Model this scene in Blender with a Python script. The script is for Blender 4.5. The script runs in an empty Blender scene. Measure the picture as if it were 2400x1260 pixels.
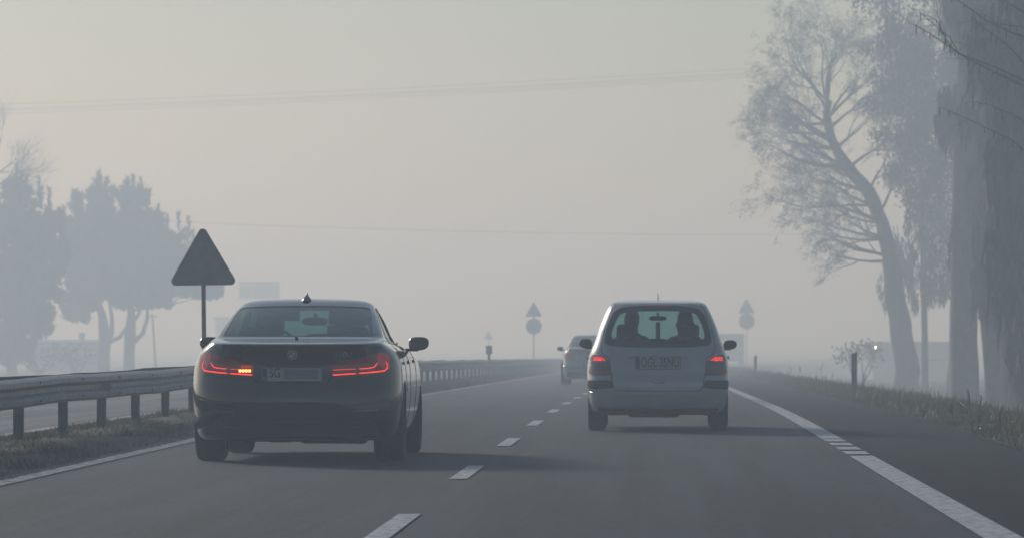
import bpy, bmesh, math, random
import numpy as np
from mathutils import Vector, Matrix
from mathutils.geometry import delaunay_2d_cdt
C = bpy.context.scene
COL = C.collection
PI = math.pi
rnd = random.Random(7)

# ---------------------------------------------------------------- camera, world, sun
F = 11100.0            # focal length in pixels of the 2400 px wide photograph
CAMH = 1.117
cam_d = bpy.data.cameras.new('camera'); cam = bpy.data.objects.new('camera', cam_d); COL.objects.link(cam)
cam.location = (0, 0, CAMH)
cam.rotation_euler = (math.radians(90) + math.atan(157 / F), 0, 0)
cam_d.sensor_width = 36; cam_d.lens = 36 * F / 2400
cam_d.clip_start = 0.5; cam_d.clip_end = 6000
cam_d.dof.use_dof = True; cam_d.dof.focus_distance = 44; cam_d.dof.aperture_fstop = 7.1
C.camera = cam

SUN_EL, SUN_AZ = 21.0, -33.0       # azimuth measured from +Y (view direction), negative = left
w = bpy.data.worlds.new('World'); C.world = w; w.use_nodes = True
nt = w.node_tree; bg = nt.nodes['Background']
sky = nt.nodes.new('ShaderNodeTexSky'); sky.sky_type = 'NISHITA'; sky.sun_disc = False
sky.sun_elevation = math.radians(SUN_EL); sky.sun_rotation = math.radians(SUN_AZ)
sky.air_density = 1.0; sky.dust_density = 0.6; sky.ozone_density = 1.2
nt.links.new(sky.outputs[0], bg.inputs[0]); bg.inputs[1].default_value = 0.070
sl = bpy.data.lights.new('sun', 'SUN'); sl.energy = 2.85; sl.angle = math.radians(11.0); sl.color = (1.0, 0.975, 0.925)
so = bpy.data.objects.new('sun', sl); COL.objects.link(so); so.location = (-40, 60, 40)
az, el = math.radians(SUN_AZ), math.radians(SUN_EL)
sdir = Vector((math.sin(az) * math.cos(el), math.cos(az) * math.cos(el), math.sin(el)))
so.rotation_euler = sdir.to_track_quat('Z', 'Y').to_euler()
C.view_settings.view_transform = 'Standard'; C.view_settings.look = 'None'
C.view_settings.exposure = -0.38; C.view_settings.gamma = 1.0
C.render.engine = 'CYCLES'
C.cycles.use_denoising = True
C.cycles.volume_bounces = 2; C.cycles.max_bounces = 8; C.cycles.transparent_max_bounces = 24
C.cycles.sample_clamp_indirect = 4.0
C.render.film_transparent = False

# ---------------------------------------------------------------- materials
MATS = {}
def mat(name, col, rough=0.6, metal=0.0, noise=0.0, scale=20.0, emit=None, estr=0.0, coat=0.0, col2=None, bump=0.0, spec=None, detail=4, coords='Object', stretch=None):
    if name in MATS: return MATS[name]
    m = bpy.data.materials.new(name); m.use_nodes = True; MATS[name] = m
    n = m.node_tree.nodes; l = m.node_tree.links; b = n['Principled BSDF']
    b.inputs['Base Color'].default_value = (*col, 1); b.inputs['Roughness'].default_value = rough
    b.inputs['Metallic'].default_value = metal
    if coat: b.inputs['Coat Weight'].default_value = coat; b.inputs['Coat Roughness'].default_value = 0.04
    if spec is not None: b.inputs['Specular IOR Level'].default_value = spec
    if emit: b.inputs['Emission Color'].default_value = (*emit, 1); b.inputs['Emission Strength'].default_value = estr
    if noise or col2 or bump:
        tc = n.new('ShaderNodeTexCoord'); nz = n.new('ShaderNodeTexNoise')
        nz.inputs['Scale'].default_value = scale; nz.inputs['Detail'].default_value = detail; nz.inputs['Roughness'].default_value = 0.65
        src = tc.outputs[coords]
        if stretch:
            mp = n.new('ShaderNodeMapping'); mp.inputs['Scale'].default_value = stretch; l.new(src, mp.inputs[0]); src = mp.outputs[0]
        l.new(src, nz.inputs['Vector'])
        mx = n.new('ShaderNodeMix'); mx.data_type = 'RGBA'
        c2 = col2 or tuple(min(1, c * (1 + noise)) for c in col)
        c1 = col if col2 else tuple(c * (1 - noise) for c in col)
        mx.inputs[6].default_value = (*c1, 1); mx.inputs[7].default_value = (*c2, 1)
        rp = n.new('ShaderNodeValToRGB'); rp.color_ramp.elements[0].position = 0.35; rp.color_ramp.elements[1].position = 0.65
        l.new(nz.outputs['Fac'], rp.inputs[0]); l.new(rp.outputs[0], mx.inputs[0]); l.new(mx.outputs[2], b.inputs['Base Color'])
        if bump:
            bp = n.new('ShaderNodeBump'); bp.inputs['Strength'].default_value = bump; bp.inputs['Distance'].default_value = 0.02
            l.new(nz.outputs['Fac'], bp.inputs['Height']); l.new(bp.outputs[0], b.inputs['Normal'])
    return m

def glass(name, tint, gloss=0.05):
    if name in MATS: return MATS[name]
    m = bpy.data.materials.new(name); m.use_nodes = True; MATS[name] = m
    n = m.node_tree.nodes; l = m.node_tree.links; n.remove(n['Principled BSDF'])
    tr = n.new('ShaderNodeBsdfTransparent'); tr.inputs[0].default_value = (*tint, 1)
    gl = n.new('ShaderNodeBsdfGlossy'); gl.inputs['Roughness'].default_value = gloss; gl.inputs[0].default_value = (1, 1, 1, 1)
    fr = n.new('ShaderNodeLayerWeight'); fr.inputs[0].default_value = 0.5
    p5 = n.new('ShaderNodeMath'); p5.operation = 'POWER'; l.new(fr.outputs['Facing'], p5.inputs[0]); p5.inputs[1].default_value = 5.0
    ma = n.new('ShaderNodeMath'); ma.operation = 'MULTIPLY_ADD'; l.new(p5.outputs[0], ma.inputs[0]); ma.inputs[1].default_value = 0.96; ma.inputs[2].default_value = 0.035
    mx = n.new('ShaderNodeMixShader'); l.new(ma.outputs[0], mx.inputs[0]); l.new(tr.outputs[0], mx.inputs[1]); l.new(gl.outputs[0], mx.inputs[2])
    l.new(mx.outputs[0], n['Material Output'].inputs[0]); return m

def asphalt(name, base):
    m = bpy.data.materials.new(name); m.use_nodes = True; MATS[name] = m
    n = m.node_tree.nodes; l = m.node_tree.links; b = n['Principled BSDF']
    at = n.new('ShaderNodeAttribute'); at.attribute_name = 'road'     # x = offset across the road, y = distance along
    sep = n.new('ShaderNodeSeparateXYZ'); l.new(at.outputs['Vector'], sep.inputs[0])
    def noise(scale, stretch, detail=5):
        mp = n.new('ShaderNodeMapping'); mp.inputs['Scale'].default_value = stretch
        nz = n.new('ShaderNodeTexNoise'); nz.inputs['Scale'].default_value = scale; nz.inputs['Detail'].default_value = detail; nz.inputs['Roughness'].default_value = 0.7
        l.new(at.outputs['Vector'], mp.inputs[0]); l.new(mp.outputs[0], nz.inputs['Vector']); return nz.outputs['Fac']
    grain = noise(16, (1, .5, 1), 6); patchy = noise(0.5, (1, 0.12, 1)); streak = noise(2.0, (1, 0.02, 1), 3)
    def math_(op, a, b_):
        q = n.new('ShaderNodeMath'); q.operation = op
        for i, v in enumerate((a, b_)):
            if isinstance(v, (int, float)): q.inputs[i].default_value = v
            else: l.new(v, q.inputs[i])
        return q.outputs[0]
    tot = math_('ADD', math_('MULTIPLY', grain, 1.3), math_('ADD', math_('MULTIPLY', patchy, 0.75), math_('MULTIPLY', streak, 0.75)))
    # polished wheel tracks: a cosine across each lane (1.7 m period)
    trk = math_('COSINE', math_('MULTIPLY', sep.outputs[0], 2 * PI / 1.705), 0)
    tot = math_('ADD', tot, math_('MULTIPLY', trk, 0.05))
    mr = n.new('ShaderNodeMapRange'); mr.inputs['From Min'].default_value = 1.17; mr.inputs['From Max'].default_value = 1.63; l.new(tot, mr.inputs['Value']); tot = mr.outputs[0]
    rp = n.new('ShaderNodeValToRGB'); e = rp.color_ramp.elements
    e[0].position = 0.0; e[0].color = (*[c * 0.35 for c in base], 1); e[1].position = 1.0; e[1].color = (*[c * 1.75 for c in base], 1)
    l.new(tot, rp.inputs[0]); l.new(rp.outputs[0], b.inputs['Base Color'])
    b.inputs['Roughness'].default_value = 0.75; b.inputs['Specular IOR Level'].default_value = 0.35 if base[0] > .03 else 0.12
    bp = n.new('ShaderNodeBump'); bp.inputs['Strength'].default_value = 0.35; bp.inputs['Distance'].default_value = 0.006
    l.new(grain, bp.inputs['Height']); l.new(bp.outputs[0], b.inputs['Normal'])
    return m

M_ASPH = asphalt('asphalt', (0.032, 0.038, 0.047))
M_SHOULDER = asphalt('shoulder_asphalt', (0.014, 0.014, 0.016))
def worn_paint(name, col, lo, hi, sc):
    m = mat(name, col, 0.6); n = m.node_tree.nodes; l = m.node_tree.links
    b = n['Principled BSDF']; tc = n.new('ShaderNodeTexCoord'); nz = n.new('ShaderNodeTexNoise')
    nz.inputs['Scale'].default_value = sc; nz.inputs['Detail'].default_value = 8; nz.inputs['Roughness'].default_value = 0.7
    l.new(tc.outputs['Object'], nz.inputs['Vector']); rp = n.new('ShaderNodeValToRGB')
    rp.color_ramp.elements[0].position = lo; rp.color_ramp.elements[0].color = (0.07, 0.07, 0.07, 1)
    rp.color_ramp.elements[1].position = hi; rp.color_ramp.elements[1].color = (*col, 1)
    l.new(nz.outputs['Fac'], rp.inputs[0]); l.new(rp.outputs[0], b.inputs['Base Color']); return m
M_MARK = worn_paint('road_paint', (0.78, 0.78, 0.80), 0.32, 0.60, 12)
M_MARKW = worn_paint('worn_road_paint', (0.62, 0.62, 0.62), 0.42, 0.58, 9)
M_GALV = mat('galvanised_steel', (0.30, 0.315, 0.33), 0.5, 0.5, noise=0.22, scale=6)
M_GALVD = mat('weathered_steel_post', (0.13, 0.138, 0.145), 0.65, 0.3, noise=0.25, scale=9)
M_SIGNB = mat('sign_back_grey', (0.17, 0.19, 0.20), 0.55, 0.3, noise=0.12, scale=8)
M_BLACKP = mat('black_plastic', (0.018, 0.019, 0.021), 0.5)
M_RUBBER = mat('tyre_rubber', (0.014, 0.014, 0.015), 0.85, noise=0.3, scale=40)
M_RIM = mat('alloy_rim', (0.35, 0.36, 0.38), 0.35, 0.8)
M_PAINTD = mat('dark_metallic_paint', (0.008, 0.009, 0.011), 0.18, 0.3, coat=1.0, noise=0.12, scale=3)
M_PAINTS = mat('silver_paint', (0.39, 0.41, 0.43), 0.34, 0.3, coat=0.8, noise=0.05, scale=3)
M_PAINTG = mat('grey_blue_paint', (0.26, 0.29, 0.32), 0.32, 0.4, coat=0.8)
M_SEAM = mat('panel_gap', (0.006, 0.006, 0.007), 0.9)
M_CHROME = mat('chrome', (0.6, 0.62, 0.64), 0.15, 1.0)
M_CLOTH = mat('seat_cloth', (0.02, 0.021, 0.023), 0.9)
M_LENS = mat('dark_red_lens', (0.10, 0.004, 0.006), 0.12, coat=1.0, emit=(1, 0.03, 0.02), estr=0.02)
M_LENSC = mat('clear_lens', (0.10, 0.08, 0.085), 0.15, coat=1.0)
M_LENSR = mat('red_lens', (0.22, 0.008, 0.01), 0.15, coat=1.0, emit=(1, 0.03, 0.02), estr=0.0)
M_LED = mat('red_led', (0.3, 0.01, 0.01), 0.3, emit=(1.0, 0.035, 0.02), estr=1.9)
M_LEDLOW = mat('soft_red_led', (0.3, 0.01, 0.01), 0.3, emit=(1.0, 0.03, 0.02), estr=1.0)
M_GUIDE = mat('lamp_guide', (0.3, 0.01, 0.01), 0.2, coat=1.0, emit=(1.0, 0.03, 0.02), estr=0.10)
M_LEDY = mat('indicator_led', (0.5, 0.2, 0.05), 0.3, emit=(1.0, 0.24, 0.05), estr=9)
M_PLATE = mat('number_plate_white', (0.36, 0.38, 0.41), 0.4, noise=0.06, scale=30)
M_PBLUE = mat('plate_blue_band', (0.02, 0.05, 0.22), 0.4)
M_INK = mat('plate_black_ink', (0.01, 0.01, 0.012), 0.5)
M_GREYB = mat('plate_grey_patch', (0.20, 0.22, 0.27), 0.6)
M_GLASS = glass('car_glass', (0.66, 0.80, 0.78))
M_GLASSD = glass('tinted_glass', (0.50, 0.66, 0.64))
M_MIRG = mat('mirror_glass', (0.045, 0.055, 0.065), 0.08, 1.0)
M_BARK = mat('bark', (0.105, 0.078, 0.062), 0.9, noise=0.35, scale=5, bump=0.4)
M_TWIG = mat('twigs', (0.045, 0.04, 0.036), 0.9)
M_LEAFB = mat('dry_leaves', (0.085, 0.062, 0.048), 0.85, noise=0.4, scale=1.5)
M_NEEDLE = mat('pine_needles', (0.030, 0.062, 0.040), 0.8, noise=0.35, scale=0.8)
M_NEEDLE2 = mat('pale_pine_needles', (0.045, 0.085, 0.055), 0.8, noise=0.35, scale=0.8)
M_FOL = mat('dense_foliage', (0.105, 0.078, 0.062), 0.85, noise=0.4, scale=0.8)
M_GRASS = mat('verge_grass', (0.065, 0.075, 0.032), 0.5, col2=(0.125, 0.10, 0.055), scale=0.9, spec=0.7)
M_GRASSD = mat('dry_grass', (0.055, 0.042, 0.026), 0.8, col2=(0.11, 0.082, 0.048), scale=1.6)
M_WEED = mat('weed_stalk', (0.05, 0.045, 0.028), 0.7)

def translucent(m, f):       # thin leaves let the low sun through
    n = m.node_tree.nodes; l = m.node_tree.links; p = n['Principled BSDF']; t = n.new('ShaderNodeBsdfTranslucent'); mx = n.new('ShaderNodeMixShader')
    if p.inputs['Base Color'].links: l.new(p.inputs['Base Color'].links[0].from_socket, t.inputs[0])
    mx.inputs[0].default_value = f; l.new(p.outputs[0], mx.inputs[1]); l.new(t.outputs[0], mx.inputs[2]); l.new(mx.outputs[0], n['Material Output'].inputs[0])
for m_ in (M_GRASS, M_GRASSD, M_LEAFB, M_NEEDLE2): translucent(m_, 0.45)
# ---------------------------------------------------------------- helpers
def tag(o, label=None, cat=None, group=None, kind=None):
    if label: o['label'] = label
    if cat: o['category'] = cat
    if group: o['group'] = group
    if kind: o['kind'] = kind
    return o
def empty(name, loc, rz=0.0, label=None, cat=None, group=None):
    o = bpy.data.objects.new(name, None); COL.objects.link(o); o.location = loc; o.rotation_euler = (0, 0, rz)
    o.empty_display_size = 0.3
    return tag(o, label, cat, group)
def mk(name, verts, faces, m, parent=None, smooth=False, sharp=None, mats=None, fm=None):
    me = bpy.data.meshes.new(name); me.from_pydata([tuple(v) for v in verts], [], [tuple(f) for f in faces])
    for mm in (mats or [m]): me.materials.append(mm)
    if fm is not None: me.polygons.foreach_set('material_index', fm)
    if smooth: me.polygons.foreach_set('use_smooth', [True] * len(me.polygons))
    me.update()
    if sharp is not None: me.set_sharp_from_angle(angle=math.radians(sharp))
    o = bpy.data.objects.new(name, me); COL.objects.link(o)
    if parent: o.parent = parent
    return o
def bmo(name, bm, m, parent=None, smooth=False, sharp=None):
    me = bpy.data.meshes.new(name); bm.normal_update(); bm.to_mesh(me); bm.free(); me.materials.append(m)
    if smooth: me.polygons.foreach_set('use_smooth', [True] * len(me.polygons))
    if sharp is not None: me.set_sharp_from_angle(angle=math.radians(sharp))
    o = bpy.data.objects.new(name, me); COL.objects.link(o)
    if parent: o.parent = parent
    return o
def box(bm, c, s, bev=0.0, rot=None, seg=2):
    r = bmesh.ops.create_cube(bm, size=1); vs = r['verts']
    for v in vs: v.co = Vector((v.co.x * s[0], v.co.y * s[1], v.co.z * s[2]))
    if bev:
        es = list({e for v in vs for e in v.link_edges})
        g = bmesh.ops.bevel(bm, geom=es, offset=bev, segments=seg, affect='EDGES', profile=0.5)
        vs = list({v for f in g['faces'] for v in f.verts} | {v for v in vs if v.is_valid})
        # collect the whole island
        seen = set(vs); st = list(vs)
        while st:
            v = st.pop()
            for e in v.link_edges:
                o = e.other_vert(v)
                if o not in seen: seen.add(o); st.append(o)
        vs = list(seen)
    M = Matrix.Translation(c) @ (rot if rot else Matrix.Identity(4))
    for v in vs: v.co = M @ v.co
    return vs
class TB:       # tubes and loose faces collected into one mesh
    def __init__(s): s.v = []; s.f = []
    def tube(s, pts, rad, n=5, cap=False):
        base = len(s.v); k = len(pts)
        for i, p in enumerate(pts):
            p = Vector(p); a = Vector(pts[max(0, i - 1)]); b = Vector(pts[min(k - 1, i + 1)]); t = (b - a)
            if t.length < 1e-9: t = Vector((0, 0, 1))
            t.normalize(); u = t.cross(Vector((0.3, 0.9, 0.2))); u.normalize(); w_ = t.cross(u)
            r = rad[i] if hasattr(rad, '__len__') else rad
            for j in range(n):
                q = 2 * PI * j / n; s.v.append(p + u * (math.cos(q) * r) + w_ * (math.sin(q) * r))
        for i in range(k - 1):
            for j in range(n):
                a = base + i * n + j; b = base + i * n + (j + 1) % n
                s.f.append((a, b, b + n, a + n))
        if cap:
            s.f.append(tuple(base + j for j in range(n))); s.f.append(tuple(base + (k - 1) * n + j for j in range(n)))
    def tri(s, a, b, c): k = len(s.v); s.v += [a, b, c]; s.f.append((k, k + 1, k + 2))
    def quad(s, a, b, c, d): k = len(s.v); s.v += [a, b, c, d]; s.f.append((k, k + 1, k + 2, k + 3))
    def build(s, name, m, parent=None, smooth=False): return mk(name, s.v, s.f, m, parent, smooth)

# ---------------------------------------------------------------- the lie of the land
SL = 0.0301
def cx(d):            # road centre line (the dashed line) across, as a function of distance ahead
    x = -0.361 + SL * (d - 38.9)
    if d > 240: x += (d - 240) ** 2 / (2 * 3280)
    return x
def zr(d):            # road height: level, then a long gentle fall
    if d < 55: return 0.0
    if d < 83: return -0.0044 * (d - 55) ** 2 / 56
    if d < 620: return -0.0044 * (d - 69)
    return -0.0044 * 551
def R(d, off, h=0.0): return Vector((cx(d) + off, d, zr(d) + h))
def gz(off):          # ground height relative to the road, by offset from the centre line
    tab = [(-300, -0.6), (-40, -0.5), (-19, -0.35), (-15.5, -0.1), (-13.2, -0.04), (-12.9, -0.09), (-5.75, -0.09), (-5.62, -0.02), (-5.2, 0.06), (-4.6, 0.10), (-3.9, 0.06), (-3.62, -0.01),
           (-3.52, -0.09), (5.1, -0.09), (5.22, -0.03), (5.6, 0.03), (6.6, 0.02), (8.0, -0.35), (10.5, -1.0), (12, -1.15), (30, -1.2), (300, -1.0)]
    return float(np.interp(off, [a for a, b in tab], [b for a, b in tab]))
def scale_at(d): return F / d
def P(px, py, d): return Vector(((px - 1200) / F * d, d, CAMH - (py - 787) / F * d))      # point at distance d seen at that pixel
def ground_at(x, d):
    return zr(d) + gz(x - cx(d))

def strip(name, offs, ds, hf, m, wob=None, skirt=0.0, attr=False, kind='structure', parent=None):
    vs, fs, uv = [], [], []
    for d in ds:
        for o in offs:
            h = hf(o, d) if callable(hf) else hf
            vs.append(R(d, o, h)); uv.append((o, d, 0))
    n = len(offs)
    for i in range(len(ds) - 1):
        for j in range(n - 1):
            a = i * n + j; fs.append((a, a + 1, a + n + 1, a + n))
    o = mk(name, vs, fs, m, parent)
    if attr:
        at = o.data.attributes.new('road', 'FLOAT_VECTOR', 'POINT'); at.data.foreach_set('vector', [c for u in uv for c in u])
    if kind: o['kind'] = kind
    return o
def drange(a, b, near=1.0):
    out = [a]
    while out[-1] < b: out.append(min(b, out[-1] + max(near, abs(out[-1]) * 0.02)))
    return out
DS = [-150, -60, -20] + drange(0, 3000, 2.0)
nzr = random.Random(3)
goffs = [-1500, -600, -300, -120, -60, -40, -30, -24, -19, -17, -15.5, -14.2, -13.2, -12.9, -8, -5.75, -5.62, -5.4, -5.2, -4.9, -4.6, -4.2, -3.9, -3.75, -3.62, -3.52, 0, 5.1, 5.22, 5.35, 5.6, 6.0, 6.6, 7.2, 8.0, 9, 10.5, 12, 15, 20, 30, 50, 90, 160, 300, 700, 1500]
M_GROUND = mat('field_soil', (0.050, 0.046, 0.030), 0.9, col2=(0.085, 0.075, 0.045), scale=0.35, bump=0.5, detail=8)
def gh(o, d):
    h = gz(o)
    if -5.5 < o < -3.7 or 5.3 < o < 7.5: h += nzr.uniform(-0.02, 0.025)
    return h
strip('ground', goffs, DS, gh, M_GROUND)
strip('road', list(np.linspace(-3.56, 5.2, 13)), DS, 0.0, M_ASPH, attr=True)
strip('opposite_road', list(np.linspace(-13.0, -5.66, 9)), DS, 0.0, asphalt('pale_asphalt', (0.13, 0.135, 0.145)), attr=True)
strip('road_shoulder', [3.58, 4.1, 4.7, 5.02, 5.14], DS, lambda o, d: 0.004, M_SHOULDER, attr=True)

def marking(name, pieces, m, h=0.008):
    vs, fs = [], []
    for (o0, o1, d0, d1) in pieces:
        n = max(1, int((d1 - d0) / 4)); k = len(vs)
        for i in range(n + 1):
            d = d0 + (d1 - d0) * i / n
            vs += [R(d, o0, h), R(d, o1, h)]
        fs += [(k + 2 * i, k + 2 * i + 1, k + 2 * i + 3, k + 2 * i + 2) for i in range(n)]
    o = mk(name, vs, fs, m); o['kind'] = 'structure'; return o
# centre dashes 3.7 m long every 11.05 m
per = 11.05; first = 36.95
marking('lane_marking', [(-0.07, 0.07, first + per * k, first + per * k + 3.75) for k in range(-5, 50)], M_MARK)
ed = [(3.34, 3.56, -100, 44.0)] + [(3.34, 3.56, a, b) for a, b in ((44.6, 45.75), (46.4, 47.55), (48.2, 49.35), (50.0, 51.1))] + [(3.34, 3.56, 51.4, 79.5)]
ed += [(3.34, 3.56, 79.9 + 1.5 * i, 80.9 + 1.5 * i) for i in range(7)] + [(3.34, 3.56, 90.5, 1200)]
marking('right_edge_marking', ed, M_MARK, 0.010)
marking('left_edge_marking', [(-3.50, -3.33, -100, 1200)], M_MARKW)
marking('opposite_edge_marking', [(-5.88, -5.70, -100, 1200)], M_MARK)
marking('opposite_lane_marking', [(-9.3, -9.16, 5 + per * k, 8.75 + per * k) for k in range(0, 50)], M_MARK)
# bitumen crack sealing and dirt band along the left line
marking('dirt_band', [(-3.62, -3.51, -100, 900)], mat('road_dirt', (0.07, 0.06, 0.05), 0.9, noise=0.4, scale=5), 0.006)

# ---------------------------------------------------------------- crash barrier (double sided W-beam)
def barrier():
    root = empty('crash_barrier', R(60, -4.62), 0, 'double-sided galvanised steel crash barrier on posts along the grassy median', 'crash barrier')
    inv = Matrix.Translation(-root.location)
    top = 0.71
    prof = [(a_, z_ * .90) for a_, z_ in [(0.0, 0.0), (0.035, -0.008), (0.075, -0.035), (0.08, -0.085), (0.03, -0.118), (0.0, -0.130), (0.0, -0.180), (0.03, -0.192), (0.08, -0.225), (0.075, -0.275), (0.035, -0.302), (0.0, -0.31)]]
    ds = [-20] + drange(0, 420, 1.7)
    wr = random.Random(11); wig = {}
    def wob(d, k): return 0.007 * math.sin(d * 0.41 + k) + 0.005 * math.sin(d * 0.93 + 2 * k) + 0.003 * math.sin(d * 1.9 + k * 3)
    for side, off0, k in ((1, -4.555, 0.3), (-1, -4.70, 1.9)):
        vs, fs = [], []
        for th in (0, 1):
            for d in ds:
                for (o, z) in prof:
                    vs.append(inv @ R(d, off0 + side * (o - th * 0.006), top + z + wob(d, k) + (0.012 if side < 0 else 0)))
        n = len(prof); N = len(ds) * n
        for i in range(len(ds) - 1):
            for j in range(n - 1):
                a = i * n + j; fs.append((a, a + 1, a + n + 1, a + n)); fs.append((N + a, N + a + n, N + a + n + 1, N + a + 1))
            for j in (0, n - 1): a = i * n + j; fs.append((a, a + n, N + a + n, N + a))
        mk('rail', vs, fs, M_GALV, root, smooth=True, sharp=45)
    # splice bolts and a round reflector on the near rail
    d = 36.0; bolt = None
    while d < 88:
        for dz in (-0.05, -0.225):
            p = inv @ R(d, -4.555 + 0.080, top + dz + wob(d, 0.3))
            if bolt is None:
                bm = bmesh.new(); bmesh.ops.create_cone(bm, cap_ends=True, segments=8, radius1=0.016, radius2=0.012, depth=0.02, matrix=Matrix.Rotation(PI / 2, 4, 'Y')); bolt = bmo('bolt', bm, M_GALVD, root); o = bolt
            else: o = bolt.copy(); COL.objects.link(o)
            o.location = p
        d += 3.44
    p = inv @ R(52.2, -4.50, top - 0.155); bm = bmesh.new()
    bmesh.ops.create_cone(bm, cap_ends=True, segments=20, radius1=0.055, radius2=0.055, depth=0.03, matrix=Matrix.Translation(p) @ Matrix.Rotation(PI / 2, 4, 'X'))
    bmo('reflector', bm, mat('reflector_grey', (0.42, 0.38, 0.36), 0.3), root)
    # posts: sigma-shaped open section
    tpl = None
    d = 45.9 - 3.44 * 12; n = 0
    while d < 300 and n < 100:
        vs = []; fs = []; sec = [(-0.05, -0.03), (-0.05, 0.03), (-0.015, 0.03), (0.0, 0.012), (0.015, 0.03), (0.05, 0.03), (0.05, -0.03), (0.043, -0.03), (0.043, 0.023), (0.02, 0.023), (0.0, 0.003), (-0.02, 0.023), (-0.043, 0.023), (-0.043, -0.03)]
        if tpl is None:
            for z in (-0.25, top - 0.02): vs += [(x, y, z) for x, y in sec]
            L = len(sec); fs = [(i, (i + 1) % L, L + (i + 1) % L, L + i) for i in range(L)] + [tuple(range(L, 2 * L))]
            tpl = mk('post', vs, fs, M_GALVD, root); o = tpl
        else:
            o = tpl.copy(); COL.objects.link(o)
        o.location = inv @ R(d, -4.63); o.rotation_euler = (0, 0, rnd.uniform(-0.06, 0.06)); d += 3.44; n += 1
    return root
barrier()

# ---------------------------------------------------------------- signs, delineators
def rounded_tri(side, r):
    h = side * math.sqrt(3) / 2; pts = [(-side / 2, 0), (side / 2, 0), (0, h)]; out = []
    for i in range(3):
        p = Vector(pts[i]); a = (Vector(pts[i - 1]) - p).normalized(); b = (Vector(pts[(i + 1) % 3]) - p).normalized()
        cdir = (a + b).normalized(); cc = p + cdir * (r / math.sin(PI / 6)); t0 = p + a * (r / math.tan(PI / 6)); t1 = p + b * (r / math.tan(PI / 6))
        a0 = math.atan2(*(t0 - cc).yx); a1 = math.atan2(*(t1 - cc).yx)
        da = (a1 - a0 + PI) % (2 * PI) - PI
        for k in range(9):
            q = a0 + da * k / 8; out.append((cc.x + r * math.cos(q), cc.y + r * math.sin(q)))
    return out
def plate(name, outline, y, m, parent, th=0.012, z0=0.0, lip=0.018):
    # flat sheet with folded rim
    n = len(outline); vs = []; fs = []
    cxm = sum(p[0] for p in outline) / n; cym = sum(p[1] for p in outline) / n
    ins = [((p[0] - cxm) * 0.965 + cxm, (p[1] - cym) * 0.965 + cym) for p in outline]
    rings = [(outline, y + th), (outline, y - lip), (ins, y - lip), (ins, y)]
    for o, yy in rings: vs += [(p[0], yy, p[1] + z0) for p in o]
    for k in range(3): fs += [(k * n + i, k * n + (i + 1) % n, (k + 1) * n + (i + 1) % n, (k + 1) * n + i) for i in range(n)]
    fs.append(tuple(range(n))); fs.append(tuple(range(3 * n, 4 * n)))
    return mk(name, vs, fs, m, parent)
M_FACE = mat('sign_face_yellow', (0.7, 0.5, 0.05), 0.4)
M_SIGNL = mat('haze_paled_sign_back', (0.50, 0.50, 0.51), 0.6, 0.0, noise=0.06, scale=8)  # far sign backs: grey lightened in the colour to imitate more fog
def sign(loc, label, shapes, top, pole_r=0.035, group=None, tilt=0.0, m=M_SIGNB):
    root = empty('road_sign', loc, 0.03, label, 'road sign', group); root.rotation_euler = (0, tilt, 0.03)
    tb = TB(); tb.tube([(0, 0.02 + pole_r, -0.15), (0, 0.02 + pole_r, top - 0.04)], pole_r, 12, cap=True)
    tb.build('pole', M_GALVD, root, smooth=False)
    for kind, size, z0 in shapes:
        if kind == 'triangle': ol = rounded_tri(size * 1.06, 0.06)
        else: ol = [(size / 2 * math.cos(2 * PI * k / 36), size / 2 * math.sin(2 * PI * k / 36) + size / 2) for k in range(36)]
        pl = plate(kind + '_plate', ol, -0.012, m, root, z0=z0)
        bm = bmesh.new()
        for dz in (0.3, 0.62):
            box(bm, (0, 0.0, z0 + size * dz * 0.8), (size * 0.35 if dz > 0.5 else size * 0.5, 0.012, 0.03))
        bmo('bracket', bm, M_SIGNB, root)
    return root
g0 = ground_at(cx(64.4) - 4.62, 64.4)
sign(Vector(((480 - 1200) / F * 64.4, 64.4, g0)), 'grey back of a large triangular warning sign on a pole behind the dark sedan', [('triangle', 0.90, 1.117 + (787 - 668) / 172.4 - g0)], 2.45 - g0, 0.03, tilt=-0.012)
def far_sign(px, d, ytri, yc, label, group='triangle and circle signs fading in the fog'):
    x = (px - 1200) / F * d; g = ground_at(x, d); s = F / d
    sh = []
    if ytri: sh.append(('triangle', 38 / s * (.58 if yc is None else 1), CAMH + (787 - ytri) / s - g))
    if yc: sh.append(('round', 37.5 / s, CAMH + (787 - yc) / s - g))
    return sign(Vector((x, d, g)), label, sh, sh[0][2] + 0.75, 0.04, group, m=M_SIGNL)
far_sign(1251, 330, 741, 783, 'foggy warning triangle above a round sign on a pole behind the median barrier')
far_sign(1750, 420, 733, 771, 'faint warning triangle above a round sign on the right verge beyond the silver car')
far_sign(1145, 500, 795, None, 'barely visible triangular sign far off beyond the barrier near the small marker box')
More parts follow.
